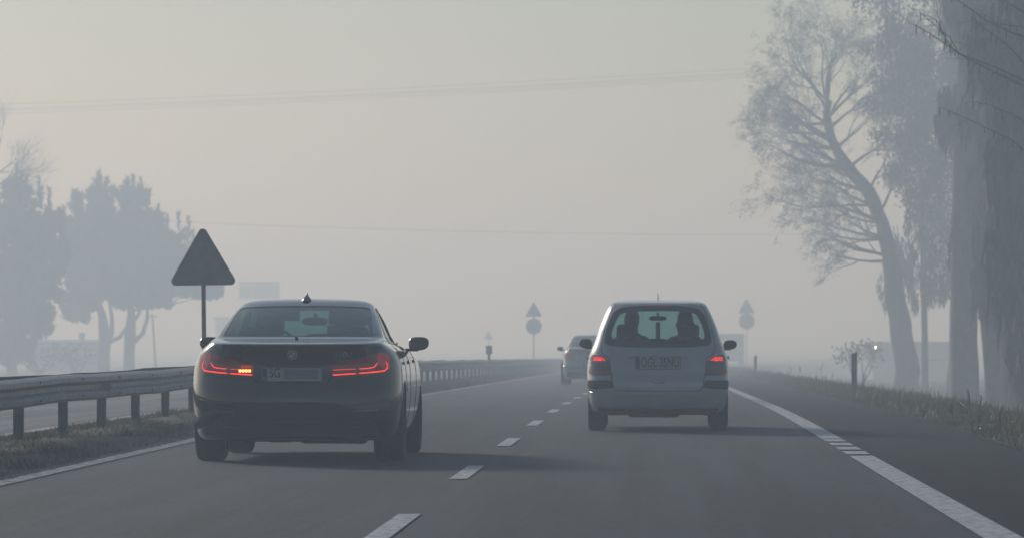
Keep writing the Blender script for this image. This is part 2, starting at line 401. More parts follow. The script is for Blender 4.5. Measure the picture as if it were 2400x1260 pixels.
# marker on the barrier
r_ = empty('barrier_marker', R(176, -4.62, 0.0), 0, 'small dark box marker on a stub pole above the far crash barrier', 'marker')
tb = TB(); tb.tube([(0, 0, 0), (0, 0, 1.0)], 0.05, 8, cap=True); tb.build('pole', M_GALVD, r_)
bm = bmesh.new(); box(bm, (0, 0, 1.08), (0.23, 0.08, 0.32), 0.02); bmo('marker_box', bm, M_SIGNB, r_)
def delineator(d, off, label, h=0.86):
    g = ground_at(cx(d) + off, d)
    root = empty('delineator_post', Vector((cx(d) + off, d, g)), 0.0, label, 'roadside post', 'delineator posts on the right verge')
    sec = [(-0.06, -0.03), (-0.045, 0.05), (0.0, 0.065), (0.045, 0.05), (0.06, -0.03), (0.0, -0.045)]
    L = len(sec); vs = [(x, y, -0.2) for x, y in sec] + [(x, y, h - 0.02 + x * 0.35) for x, y in sec]
    fs = [(i, (i + 1) % L, L + (i + 1) % L, L + i) for i in range(L)] + [tuple(range(L, 2 * L))]
    mk('post', vs, fs, mat('post_plastic', (0.14, 0.12, 0.135), 0.6), root)
    bm = bmesh.new(); box(bm, (0, -0.046, h - 0.2), (0.05, 0.012, 0.14), 0.004); bmo('reflector', bm, mat('reflector_dull', (0.2, 0.1, 0.1), 0.3), root)
delineator(102, 5.83, 'dark delineator post with slanted top among the verge weeds, the nearer one', 0.90)
delineator(198, 5.75, 'pale foggy delineator post on the far verge just right of the silver car', 0.86)
# ---------------------------------------------------------------- cars
def pchip(xs, ys, q):
    xs = np.array(xs, float); ys = np.array(ys, float); h = np.diff(xs); s = np.diff(ys) / h
    m = np.zeros(len(xs)); m[0] = s[0]; m[-1] = s[-1]
    for i in range(1, len(xs) - 1):
        if s[i - 1] * s[i] > 0:
            w1 = 2 * h[i] + h[i - 1]; w2 = h[i] + 2 * h[i - 1]; m[i] = (w1 + w2) / (w1 / s[i - 1] + w2 / s[i])
    q = np.clip(q, xs[0], xs[-1]); i = np.clip(np.searchsorted(xs, q) - 1, 0, len(h) - 1)
    t = (q - xs[i]) / h[i]; return ((1 + 2 * t) * (1 - t) ** 2 * ys[i] + t * (1 - t) ** 2 * h[i] * m[i] + t * t * (3 - 2 * t) * ys[i + 1] + t * t * (t - 1) * h[i] * m[i + 1])
def densify(poly, step, closed=True):
    out = []; n = len(poly)
    for i in range(n if closed else n - 1):
        a, b = poly[i], poly[(i + 1) % n]; L = math.hypot(b[0] - a[0], b[1] - a[1]); k = max(1, int(L / step))
        out += [(a[0] + (b[0] - a[0]) * j / k, a[1] + (b[1] - a[1]) * j / k) for j in range(k)]
    if not closed: out.append(poly[-1])
    return out
def rounded(poly, r, seg=6):
    out = []; n = len(poly)
    for i in range(n):
        p = Vector(poly[i]); a = Vector(poly[i - 1]) - p; b = Vector(poly[(i + 1) % n]) - p
        rr = min(r[i] if hasattr(r, '__len__') else r, a.length * 0.45, b.length * 0.45)
        p0 = p + a.normalized() * rr; p1 = p + b.normalized() * rr
        for k in range(seg + 1):
            t = k / seg; q = p0 * (1 - t) ** 2 + p * 2 * t * (1 - t) + p1 * t * t; out.append((q.x, q.y))
    return out
def inside(poly, x, y):
    c = False; n = len(poly); j = n - 1
    for i in range(n):
        xi, yi = poly[i]; xj, yj = poly[j]
        if (yi > y) != (yj > y) and x < (xj - xi) * (y - yi) / (yj - yi) + xi: c = not c
        j = i
    return c
def cdt(polys, grid):
    pts = []; edges = []
    for pl in polys:
        k = len(pts); n = len(pl); pts += [Vector(p) for p in pl]; edges += [(k + i, k + (i + 1) % n) for i in range(n)]
    pts += [Vector(p) for p in grid]
    v, e, f, *_ = delaunay_2d_cdt(pts, edges, [], 0, 1e-6)
    return v, f

class Surf:
    """car skin: stacked plan outlines; each row (z, y_rear, half width, rear corner length, rear exponent, y_front, front corner length, front exponent)"""
    def __init__(s, rows):
        s.rows = np.array(rows, float); z = s.rows[:, 0]; yr = s.rows[:, 1]
        s.v = np.concatenate([[0], np.cumsum(np.hypot(np.diff(z), np.diff(yr) * 0.6) + 0.01)])
        s.vmax = s.v[-1]; q = np.linspace(0, s.vmax, 1200); s.q = q; s.tab = np.array([pchip(s.v, s.rows[:, k], q) for k in range(8)])
    def par(s, v): return [np.interp(v, s.q, s.tab[k]) for k in range(8)]
    def v_of_z(s, z): return float(np.interp(z, s.tab[0], s.q))
    TS = (1.0, 3.0, 1.2)
    def eval(s, T, v):
        z, yr, w, L, p, yf, Lf, pf = s.par(v); sg = 1 if T >= 0 else -1; t = abs(T); a, b, c = s.TS
        if t <= a:
            th = t / a * PI / 2; cc, ss = max(math.cos(th), 1e-9), max(math.sin(th), 1e-9); r = (cc ** p + ss ** p) ** (-1 / p); x = w * r * ss; y = yr + L * (1 - r * cc)
        elif t <= a + b:
            u = (t - a) / b; x = w; y = (yr + L) * (1 - u) + (yf - Lf) * u
        else:
            th = min(1, (t - a - b) / c) * PI / 2; cc, ss = max(math.cos(th), 1e-9), max(math.sin(th), 1e-9); r = (cc ** pf + ss ** pf) ** (-1 / pf); x = w * r * cc; y = yf - Lf * (1 - r * ss)
        return Vector((sg * x, y, z))
    def normal(s, T, v):
        e = 0.004; a = s.eval(T + e, v) - s.eval(T - e, v); v0 = max(0, v - e); v1 = min(s.vmax, v + e); b = s.eval(T, v1) - s.eval(T, v0)
        n = a.cross(b)
        if n.length < 1e-12: return Vector((0, -1, 0))
        n.normalize()
        return n
    def inv_rear(s, x, z, v=None):
        v = s.v_of_z(z) if v is None else v; _, yr, w, L, p, yf, Lf, pf = s.par(v)
        q = min(abs(x) / w, 0.99999); c = (1 - q ** p) ** (1 / p); return math.copysign(math.atan2(q, c) / (PI / 2) * s.TS[0], x), v
    def inv_front(s, x, z):
        v = s.v_of_z(z); _, yr, w, L, p, yf, Lf, pf = s.par(v); a, b, c_ = s.TS
        q = min(abs(x) / w, 0.99999); c = (1 - q ** pf) ** (1 / pf); return math.copysign(a + b + math.atan2(c, q) / (PI / 2) * c_, x if x else 1), v
    def inv_side(s, y, z, sg):
        v = s.v_of_z(z); _, yr, w, L, p, yf, Lf, pf = s.par(v); a, b, c = s.TS
        if y < yr + L:
            cc = max(0.0, min(1.0, 1 - (y - yr) / L)); ss = (1 - cc ** p) ** (1 / p); t = math.atan2(ss, cc) / (PI / 2) * a
        elif y > yf - Lf:
            ss = max(0.0, min(1.0, 1 - (yf - y) / Lf)); cc = (1 - ss ** pf) ** (1 / pf); t = a + b + math.atan2(ss, cc) / (PI / 2) * c
        else: t = a + b * (y - yr - L) / max(1e-6, (yf - Lf - yr - L))
        return sg * t, v
    def point(s, mode, a, b, off, sg=1):
        T, v = s.inv_rear(a, b) if mode == 'rear' else (s.inv_side(a, b, sg) if mode == 'side' else s.inv_front(a, b))
        return s.eval(T, v) + s.normal(T, v) * off
    def patch(s, name, poly, m, parent, mode='rear', off=0.004, thick=0.006, step=0.04, hole=None, sg=1, smooth=True):
        """a panel whose outline is drawn in (x,z) for the rear or (y,z) for a side, laid on the skin and given thickness"""
        pl = densify(poly, step); polys = [pl]
        if hole: hl = densify(hole, step); polys.append(hl)
        xs = [p[0] for p in pl]; zs = [p[1] for p in pl]; g = []
        gx = np.arange(min(xs), max(xs), step); gy = np.arange(min(zs), max(zs), step)
        for x in gx:
            for z in gy:
                if inside(pl, x, z) and not (hole and inside(hl, x, z)): g.append((x, z))
        vv, ff = cdt(polys, g)
        keep = []
        for f in ff:
            c = sum((Vector(vv[i]) for i in f), Vector((0, 0))) / len(f)
            if inside(pl, c.x, c.y) and not (hole and inside(hl, c.x, c.y)): keep.append(list(f))
        top = [s.point(mode, q[0], q[1], off, sg) for q in vv]; bot = [s.point(mode, q[0], q[1], off - thick, sg) for q in vv]
        N = len(vv); cnt = {}
        for f in keep:
            for i in range(3): e = (f[i], f[(i + 1) % 3]); cnt[e] = 1
        fs = [f for f in keep] + [[N + i for i in reversed(f)] for f in keep]
        for (a, b) in cnt:
            if (b, a) not in cnt: fs.append([b, a, N + a, N + b])
        o = mk(name, top + bot, fs, m, parent, smooth=smooth, sharp=35)
        bm = bmesh.new(); bm.from_mesh(o.data); bmesh.ops.delete(bm, geom=[v for v in bm.verts if not v.link_faces], context='VERTS')
        bmesh.ops.recalc_face_normals(bm, faces=bm.faces); bm.to_mesh(o.data); bm.free(); o.data.set_sharp_from_angle(angle=math.radians(35))
        return o
    def shell(s, name, holes, m, parent, step=0.045):
        """the whole skin with window and wheel openings; holes are (mode, polygon, sg)"""
        a, b, c = s.TS; Tm = a + b + c; polys = []; hs = []
        rect = densify([(-Tm, 0), (Tm, 0), (Tm, s.vmax), (-Tm, s.vmax)], step * 1.5); polys.append(rect)
        for mode, poly, sg in holes:
            pl = densify(poly, step * 0.6)
            if mode == 'rear': q = [s.inv_rear(x, z) for x, z in pl]
            elif mode == 'side': q = [s.inv_side(y, z, sg) for y, z in pl]
            else: q = [s.inv_front(x, z) for x, z in pl]
            q = [(max(-Tm, min(Tm, t)), max(0.0, min(s.vmax, v))) for t, v in q]
            hs.append(q); polys.append(q)
        g = []
        for v in list(np.arange(step, s.vmax - 0.005, step)) :
            t = -Tm + 0.03
            while t < Tm - 0.03:
                g.append((t, v)); t += step if abs(t) < a + 0.15 else (0.11 if abs(t) < a + b - 0.1 else 0.08)
        vv, ff = cdt(polys, g); keep = []
        for f in ff:
            cc = sum((Vector(vv[i]) for i in f), Vector((0, 0))) / len(f)
            if not any(inside(h, cc.x, cc.y) for h in hs): keep.append(list(f))
        co = [s.eval(q[0], max(0, min(s.vmax, q[1]))) for q in vv]
        N = len(co); bot = [s.eval(q[0], q[1]) - s.normal(q[0], q[1]) * 0.018 for q in vv]
        cnt = {}
        for f in keep:
            for i in range(3): cnt[(f[i], f[(i + 1) % 3])] = 1
        fs = keep + [[N + i for i in reversed(f)] for f in keep]; fm = [0] * len(keep) + [1] * len(keep)
        for (p, q) in list(cnt):
            if (q, p) not in cnt: fs.append([q, p, N + p, N + q]); fm.append(0)
        o = mk(name, co + bot, fs, m, parent, smooth=True, mats=[m, M_CLOTH], fm=fm)
        o.data.set_sharp_from_angle(angle=math.radians(38))
        return o
    def seam(s, name, pts, m, parent, mode='rear', wd=0.006, sg=1, off=0.0015):
        pts = densify(pts, 0.03, closed=False); tb = TB(); tb.tube([s.point(mode, p[0], p[1], off - wd * 0.35, sg) for p in pts], wd * 0.55, 5)
        return tb.build(name, m, parent)
def text_mesh(name, body, size, m, parent, place, center=True, sx=1.0, ext=0.002, shear=0.0):
    cu = bpy.data.curves.new('t', 'FONT'); cu.body = body; cu.size = size; cu.extrude = ext; cu.resolution_u = 4; cu.shear = shear
    if center: cu.align_x = 'CENTER'; cu.align_y = 'CENTER'
    ob = bpy.data.objects.new('t', cu); COL.objects.link(ob); dg = bpy.context.evaluated_depsgraph_get()
    me = bpy.data.meshes.new_from_object(ob.evaluated_get(dg)); bpy.data.objects.remove(ob); bpy.data.curves.remove(cu)
    me.name = name
    for v in me.vertices: v.co = place(v.co.x * sx, v.co.y, v.co.z)
    me.materials.clear(); me.materials.append(m); o = bpy.data.objects.new(name, me); COL.objects.link(o); o.parent = parent; return o

def wheel(parent, x, y, r, wd, name='wheel'):
    root = bpy.data.objects.new(name, None); COL.objects.link(root); root.parent = parent; root.location = (x, y, r); sg = 1 if x > 0 else -1
    prof = [(-wd * .42, r * .66), (-wd * .50, r * .74), (-wd * .5, r * .90), (-wd * .44, r * .965), (-wd * .36, r * .992)]
    for k in range(-3, 4):          # tread grooves
        xk = k * wd * 0.1; prof += [(xk - wd * .035, r), (xk - wd * .015, r), (xk - wd * .013, r - .009), (xk + wd * .013, r - .009), (xk + wd * .015, r)] if k % 2 == 0 else [(xk, r)]
    prof += [(wd * .36, r * .992), (wd * .44, r * .965), (wd * .5, r * .90), (wd * .5, r * .74), (wd * .42, r * .66)]
    n = 40; vs = []; fs = []
    for i in range(n):
        q = 2 * PI * i / n
        vs += [(a, b * math.sin(q), b * math.cos(q)) for a, b in prof]
    L = len(prof)
    for i in range(n):
        for j in range(L): k = (i + 1) % n; fs.append((i * L + j, i * L + (j + 1) % L, k * L + (j + 1) % L, k * L + j))
    # flatten the contact patch a little
    vs = [(a, b, max(c, -r + 0.002)) for a, b, c in vs]
    mk('tyre', vs, fs, M_RUBBER, root, smooth=True, sharp=50)
    bm = bmesh.new()
    def ring(x0, r0, x1, r1, seg=32):
        ra = [bm.verts.new((x0, r0 * math.sin(2 * PI * i / seg), r0 * math.cos(2 * PI * i / seg))) for i in range(seg)]
        rb = [bm.verts.new((x1, r1 * math.sin(2 * PI * i / seg), r1 * math.cos(2 * PI * i / seg))) for i in range(seg)]
        for i in range(seg): bm.faces.new((ra[i], ra[(i + 1) % seg], rb[(i + 1) % seg], rb[i]))
        return ra, rb
    xo = sg * wd * .43
    ring(xo, r * .70, xo - sg * .012, r * .66); ring(xo - sg * .012, r * .66, -xo, r * .62)
    a, b = ring(xo - sg * .09, r * .60, xo - sg * .091, r * .01)
    for k in range(10):
        ang = 2 * PI * (k // 2) / 5 + (0.16 if k % 2 else -0.16)
        box(bm, (xo - sg * .03, math.sin(ang) * r * .37, math.cos(ang) * r * .37), (0.03, 0.035, r * .56), 0.006, rot=Matrix.Rotation(-ang, 4, 'X'))
    bmesh.ops.create_cone(bm, cap_ends=True, segments=16, radius1=r * .13, radius2=r * .11, depth=.05, matrix=Matrix.Translation((xo - sg * .03, 0, 0)) @ Matrix.Rotation(PI / 2, 4, 'Y'))
    bmo('rim', bm, M_RIM, root, smooth=True, sharp=30)
    return root

def arch(yc, zc, r, z0):
    pts = []; a0 = math.asin(max(-1, min(1, (z0 - zc) / r)))
    for k in range(25):
        q = a0 + (PI - 2 * a0) * k / 24; pts.append((yc + r * math.cos(q), zc + r * math.sin(q)))
    return pts

def loft_blob(bm, secs, n=14, e=3.0):
    rings = []
    for (c, a, b) in secs:      # centre (x,y,z), half width, half height: sections across y
        rings.append([bm.verts.new((c[0] + a * math.copysign(abs(math.cos(2 * PI * i / n)) ** (2 / e), math.cos(2 * PI * i / n)), c[1], c[2] + b * math.copysign(abs(math.sin(2 * PI * i / n)) ** (2 / e), math.sin(2 * PI * i / n)))) for i in range(n)])
    for k in range(len(rings) - 1):
        for i in range(n): bm.faces.new((rings[k][i], rings[k][(i + 1) % n], rings[k + 1][(i + 1) % n], rings[k + 1][i]))
    bm.faces.new(rings[0]); bm.faces.new(list(reversed(rings[-1])))
    return rings
def side_mirror(parent, S, y, z, x_in, wd, ht, m, sg, e=3.0, dz=0.0):
    root = bpy.data.objects.new('side_mirror', None); COL.objects.link(root); root.parent = parent
    xc = sg * (x_in + wd / 2); bm = bmesh.new()
    secs = [((xc, y + dy, z + dz), wd / 2 * k, ht / 2 * k) for dy, k in ((-0.03, 0.93), (-0.022, 0.99), (0.0, 1.0), (0.06, 0.93), (0.11, 0.75), (0.14, 0.45))]
    rs = loft_blob(bm, secs, 22, e)
    for rr in rs:               # housings narrow towards the door at the bottom
        for v in rr:
            f = (v.co.x - sg * x_in) / (sg * wd)
            if v.co.z < z: v.co.z += (1 - f) * 0.0 + f * f * ht * 0.14
    arm = Vector((sg * (x_in - 0.10), y + 0.09, z - ht * 0.5)); box(bm, (sg * (x_in - 0.02), y + 0.06, z - ht * 0.42), (0.22, 0.07, 0.028), 0.01)
    bmo('housing', bm, m, root, smooth=True, sharp=50)
    bm = bmesh.new(); ring = [bm.verts.new((xc + (wd / 2 * 0.84) * math.copysign(abs(math.cos(2 * PI * i / 24)) ** (2 / e), math.cos(2 * PI * i / 24)), y - 0.033, z + dz + (ht / 2 * 0.80) * math.copysign(abs(math.sin(2 * PI * i / 24)) ** (2 / e), math.sin(2 * PI * i / 24)))) for i in range(24)]
    for v in ring:
        f = (v.co.x - sg * x_in) / (sg * wd)
        if v.co.z < z: v.co.z += f * f * ht * 0.12
    bm.faces.new(ring if sg > 0 else list(reversed(ring))); bmo('mirror_glass', bm, M_MIRG, root)
    return root
def front_seat(parent, x, y, ztop, w_=0.48, hw=0.27, hh=0.20):
    root = bpy.data.objects.new('front_seat', None); COL.objects.link(root); root.parent = parent
    bm = bmesh.new(); box(bm, (x, y, ztop - 0.36), (w_, 0.14, 0.62), 0.06, seg=3); box(bm, (x, y + 0.28, ztop - 0.62), (w_, 0.5, 0.14), 0.05)
    bmo('backrest', bm, M_CLOTH, root, smooth=True)
    bm = bmesh.new(); box(bm, (x, y + 0.01, ztop + 0.06 + hh / 2), (hw, 0.10, hh), 0.045, seg=3)
    for q in (-.06, .06): box(bm, (x + q, y, ztop + 0.01), (0.014, 0.014, 0.16))
    bmo('headrest', bm, M_CLOTH, root, smooth=True)
def rear_bench(parent, w_, y, ztop, heads, hh=0.13, hw=0.26):
    root = bpy.data.objects.new('rear_seat', None); COL.objects.link(root); root.parent = parent
    bm = bmesh.new(); box(bm, (0, y, ztop - 0.32), (w_, 0.14, 0.64), 0.05, seg=3); box(bm, (0, y + 0.27, ztop - 0.6), (w_, 0.5, 0.16), 0.05); bmo('backrest', bm, M_CLOTH, root, smooth=True)
    for x in heads:
        bm = bmesh.new(); box(bm, (x, y, ztop + hh / 2 - 0.01), (hw, 0.10, hh), 0.045, seg=3); bmo('headrest', bm, M_CLOTH, root, smooth=True)
def dashboard(parent, w_, y, z, xs, mirror):
    bm = bmesh.new(); box(bm, (0, y, z - 0.14), (w_, 0.42, 0.28), 0.07, seg=3); bmo('dashboard', bm, M_CLOTH, parent, smooth=True)
    bm = bmesh.new(); M = Matrix.Translation((xs, y - 0.30, z - 0.05)) @ Matrix.Rotation(math.radians(-65), 4, 'X')
    n = 28; k = 8; R0, r0 = 0.185, 0.016; vs = [[bm.verts.new(M @ Vector(((R0 + r0 * math.cos(2 * PI * j / k)) * math.cos(2 * PI * i / n), (R0 + r0 * math.cos(2 * PI * j / k)) * math.sin(2 * PI * i / n), r0 * math.sin(2 * PI * j / k)))) for j in range(k)] for i in range(n)]
    for i in range(n):
        for j in range(k): bm.faces.new((vs[i][j], vs[i][(j + 1) % k], vs[(i + 1) % n][(j + 1) % k], vs[(i + 1) % n][j]))
    box(bm, M @ Vector((0, 0, -0.01)), (0.34, 0.03, 0.07), 0.01, rot=Matrix.Rotation(math.radians(-65 + 90), 4, 'X'))
    bmo('steering_wheel', bm, M_BLACKP, parent, smooth=True, sharp=40)
    (mx, my, mz, mw, mh) = mirror
    root = bpy.data.objects.new('rear_view_mirror', None); COL.objects.link(root); root.parent = parent
    bm = bmesh.new(); loft_blob(bm, [((mx, my + q, mz), mw / 2 * s_, mh / 2 * s_) for q, s_ in ((0, .96), (.012, 1), (.04, .7))], 20, 3.4); box(bm, (mx + mw * .0, my + .07, mz + mh * .5), (.03, .12, .08), 0.01)
    bmo('housing', bm, M_BLACKP, root, smooth=True, sharp=45)
def plate_part(parent, S, xc, z0, z1, hw, txt, txs, size, frame=True, tx=0.0, sxx=0.72):
    zc = (z0 + z1) / 2; y = min(S.point('rear', xc + q, zc + r_, 0.0).y for q in (-hw, 0, hw) for r_ in (z0 - zc, 0, z1 - zc)) - 0.012
    root = bpy.data.objects.new('number_plate', None); COL.objects.link(root); root.parent = parent; root.location = (xc, y, zc)
    bm = bmesh.new(); box(bm, (0, 0.02, 0), (2 * hw + 0.014, 0.055, z1 - z0 + 0.014), 0.006); bmo('plate_frame', bm, mat('plate_frame_grey', (.06, .065, .07), .5), root)
    bm = bmesh.new(); box(bm, (0, -0.0095, 0), (2 * hw, 0.006, z1 - z0), 0.0012); bmo('plate', bm, M_PLATE, root)
    bm = bmesh.new(); box(bm, (-hw + 0.022, -0.0142, 0), (0.04, 0.003, z1 - z0 - 0.006)); bmo('blue_band', bm, M_PBLUE, root)
    text_mesh('country_letters', 'PL', 0.032, M_PLATE, root, lambda a, b, c: Vector((-hw + 0.022 + a, -0.0162 - c * .3, -(z1 - z0) * 0.28 + b)))
    for t, q in zip(txt, txs):
        text_mesh('plate_lettering', t, size, M_INK, root, lambda a, b, c: Vector((q + a, -0.014 - c * .3, b + tx)), sx=sxx)
    return root

# ---- people
def person(label, loc, rz, lean=0.0, turn=0.0, hair=(0.012, 0.010, 0.009), coat=(0.02, 0.022, 0.028), bulky=1.0, arms='wheel', longhair=False, group=None):
    root = empty('person', loc, rz, label, 'person', group)
    L = lean
    sk = {  # name: (x,y,z, radius)  hip point is the origin
        'pel': (0, 0, 0, .135), 'wst': (0, -.03, .14, .125), 'chs': (0, -.07, .33, .150 * bulky), 'nkb': (0, -.08, .47, .085), 'nck': (0, -.055, .53, .056), 'hd0': (0, -.04, .60, .060),
        'shl': (-.155, -.08, .43, .075), 'shr': (.155, -.08, .43, .075)}
    ch = [('pel', 'wst'), ('wst', 'chs'), ('chs', 'nkb'), ('nkb', 'nck'), ('nck', 'hd0'), ('nkb', 'shl'), ('nkb', 'shr')]
    for sg, s in ((-1, 'l'), (1, 'r')):
        sk['hp' + s] = (sg * .10, .05, -.01, .095); sk['kn' + s] = (sg * .15, .44, .06, .062); sk['an' + s] = (sg * .13, .66, -.26, .042); sk['ft' + s] = (sg * .13, .80, -.30, .036)
        if arms == 'wheel': sk['el' + s] = (sg * .25, .12, .20, .048); sk['wr' + s] = (sg * .16, .36, .30, .030); sk['hn' + s] = (sg * .155, .43, .31, .034)
        else: sk['el' + s] = (sg * .23, .02, .15, .048); sk['wr' + s] = (sg * .12, .24, .10, .030); sk['hn' + s] = (sg * .08, .31, .10, .032)
        ch += [('pel', 'hp' + s), ('hp' + s, 'kn' + s), ('kn' + s, 'an' + s), ('an' + s, 'ft' + s), ('sh' + s, 'el' + s), ('el' + s, 'wr' + s), ('wr' + s, 'hn' + s)]
    names = list(sk); me = bpy.data.meshes.new('b'); me.from_pydata([sk[n][:3] for n in names], [(names.index(a), names.index(b)) for a, b in ch], [])
    ob = bpy.data.objects.new('b', me); COL.objects.link(ob); ob.modifiers.new('s', 'SKIN'); ob.modifiers.new('u', 'SUBSURF').levels = 1
    for i, n in enumerate(names): me.skin_vertices[0].data[i].radius = (sk[n][3],) * 2
    me.skin_vertices[0].data[0].use_root = True
    dg = bpy.context.evaluated_depsgraph_get(); me2 = bpy.data.meshes.new_from_object(ob.evaluated_get(dg)); bpy.data.objects.remove(ob)
    bm = bmesh.new(); bm.from_mesh(me2)
    def headpt(v):      # a unit sphere shaped into a head
        x, y, z = v; X = x * .082; Y = y * .100; Z = z * .120
        if z > 0: X *= 1 + .35 * z ** 3; Y *= 1 + .30 * z ** 3; Z *= 1 - .04 * z
        if z < 0: X *= 1 + z * .22; Y = Y * (1 + z * .10) + (0.012 * -z)
        if y > .75 and abs(x) < .3: Y += .022 * max(0, 1 - abs(z + .12) / .28) * (1 - abs(x) / .3)      # nose
        if y > .6 and abs(abs(x) - .38) < .2 and .0 < z < .3: Y -= .008                                  # eye sockets
        if y > .7 and abs(x) < .4 and -.62 < z < -.42: Y += .006                                        # mouth
        return Vector((X, Y, Z))
    T = Matrix.Translation((0, -.03, .675)) @ Matrix.Rotation(turn, 4, 'Z')
    r = bmesh.ops.create_uvsphere(bm, u_segments=28, v_segments=20, radius=1)
    for v in r['verts']: v.co = T @ headpt(v.co)
    for sg in (-1, 1):
        r = bmesh.ops.create_uvsphere(bm, u_segments=10, v_segments=8, radius=1)
        for v in r['verts']: v.co = T @ Vector((sg * .078 + v.co.x * .008, -.005 + v.co.y * .018, .0 + v.co.z * .031))
        for fk in range(5):     # fingers curled forward from each hand, the last one the thumb
            s = 'l' if sg < 0 else 'r'; h = Vector(sk['hn' + s][:3]); dx = (fk - 1.5) * .017 if fk < 4 else -sg * .03
            ln = (.05, .058, .054, .042, .035)[fk]; base = h + Vector((dx, .018, .005 if fk < 4 else .02)); mid = base + Vector((0, ln * .6, -.004)); tip = mid + Vector((-sg * .01, ln * .3, -.028))
            tb = TB(); tb.tube([base, mid, tip], [.0095, .009, .007], 7, cap=True); vv = [bm.verts.new(p) for p in tb.v]
            for f in tb.f: bm.faces.new([vv[i] for i in f])
    body = bmo('body', bm, mat('skin', (0.28, 0.17, 0.12), 0.6), root, smooth=True); bpy.data.meshes.remove(me2)
    # jacket: follows the torso and arms, a little outside of the body
    cm = mat('jacket_%d' % int(coat[0] * 1e4), coat, 0.85); bm = bmesh.new(); bm.from_mesh(body.data)
    dele = [v for v in bm.verts if v.co.z > .50 or v.co.y > .385 or v.co.z < -.08 or (v.co.y > .12 and v.co.z < .085)]
    bmesh.ops.delete(bm, geom=dele, context='VERTS'); bm.normal_update()
    for v in bm.verts: v.co += v.normal * .012
    bmo('jacket', bm, cm, root, smooth=True)
    bm = bmesh.new(); bm.from_mesh(body.data); dele = [v for v in bm.verts if v.co.z > .10 or v.co.z < -.24 or v.co.y < -.12 or (v.co.y > .12 and v.co.z > .16)]
    bmesh.ops.delete(bm, geom=dele, context='VERTS'); bm.normal_update()
    for v in bm.verts: v.co += v.normal * .008
    bmo('trousers', bm, mat('trousers', (0.02, 0.022, 0.03), 0.9), root, smooth=True)
    bm = bmesh.new(); r = bmesh.ops.create_uvsphere(bm, u_segments=28, v_segments=20, radius=1); hr = random.Random(len(label))
    dele = []
    for v in r['verts']:
        x, y, z = v.co
        if (y > .55 and z < .55) or z < (-1.1 if longhair else -.55) or (abs(x) > .8 and y > .0 and z < .2): dele.append(v)
        k = (1.20 if longhair else 1.13) + hr.uniform(-.02, .03); q = headpt(v.co)
        if longhair and z < 0: q.z *= 1.5; q.x *= 1.25
        v.co = T @ (q * k)
    bmesh.ops.delete(bm, geom=dele, context='VERTS'); bmo('hair', bm, mat('hair_%d' % int(hair[0] * 1e4), hair, 0.7), root, smooth=True)
    return root

# ---- the dark saloon
SED = Surf([
 (0.200, -0.93, 0.840, .62, 3.2, 3.70, .80, 2.6),
 (0.235, -1.01, 0.872, .66, 3.1, 3.76, .85, 2.6),
 (0.33, -1.055, 0.902, .70, 3.0, 3.80, .90, 2.6),
 (0.45, -1.085, 0.920, .74, 2.9, 3.83, .95, 2.5),
 (0.56, -1.090, 0.930, .76, 2.8, 3.83, 1.0, 2.5),
 (0.66, -1.065, 0.934, .76, 2.8, 3.82, 1.0, 2.5),
 (0.76, -1.030, 0.932, .76, 2.8, 3.76, 1.0, 2.5),
 (0.86, -1.015, 0.922, .76, 2.8, 3.55, 1.0, 2.5),
 (0.94, -1.030, 0.892, .76, 2.8, 3.20, 1.0, 2.5),
 (1.00, -1.048, 0.850, .74, 2.8, 2.75, .95, 2.6),
 (1.040, -1.060, 0.796, .66, 2.9, 2.45, .9, 2.8),
 (1.050, -1.045, 0.782, .62, 3.0, 2.38, .9, 2.8),
 (1.066, -0.90, 0.770, .50, 3.2, 2.28, .9, 2.8),
 (1.085, -0.68, 0.764, .42, 3.4, 2.16, .9, 2.8),
 (1.100, -0.50, 0.750, .36, 3.6, 2.06, .85, 2.8),
 (1.155, -0.33, 0.728, .34, 3.6, 1.92, .80, 2.8),
 (1.230, -0.10, 0.695, .34, 3.6, 1.72, .75, 2.8),
 (1.300, 0.12, 0.662, .36, 3.6, 1.54, .70, 2.8),
 (1.360, 0.33, 0.630, .38, 3.4, 1.39, .58, 2.8),
 (1.400, 0.47, 0.602, .36, 3.2, 1.30, .42, 2.8),
 (1.428, 0.58, 0.560, .29, 3.0, 1.22, .31, 2.8),
 (1.446, 0.68, 0.480, .22, 2.6, 1.16, .22, 2.6),
 (1.456, 0.77, 0.360, .16, 2.3, 1.10, .15, 2.3),
 (1.462, 0.85, 0.200, .08, 2.0, 1.03, .08, 2.0),
 (1.464, 0.94, 0.004, .003, 2.0, 0.95, .003, 2.0)])
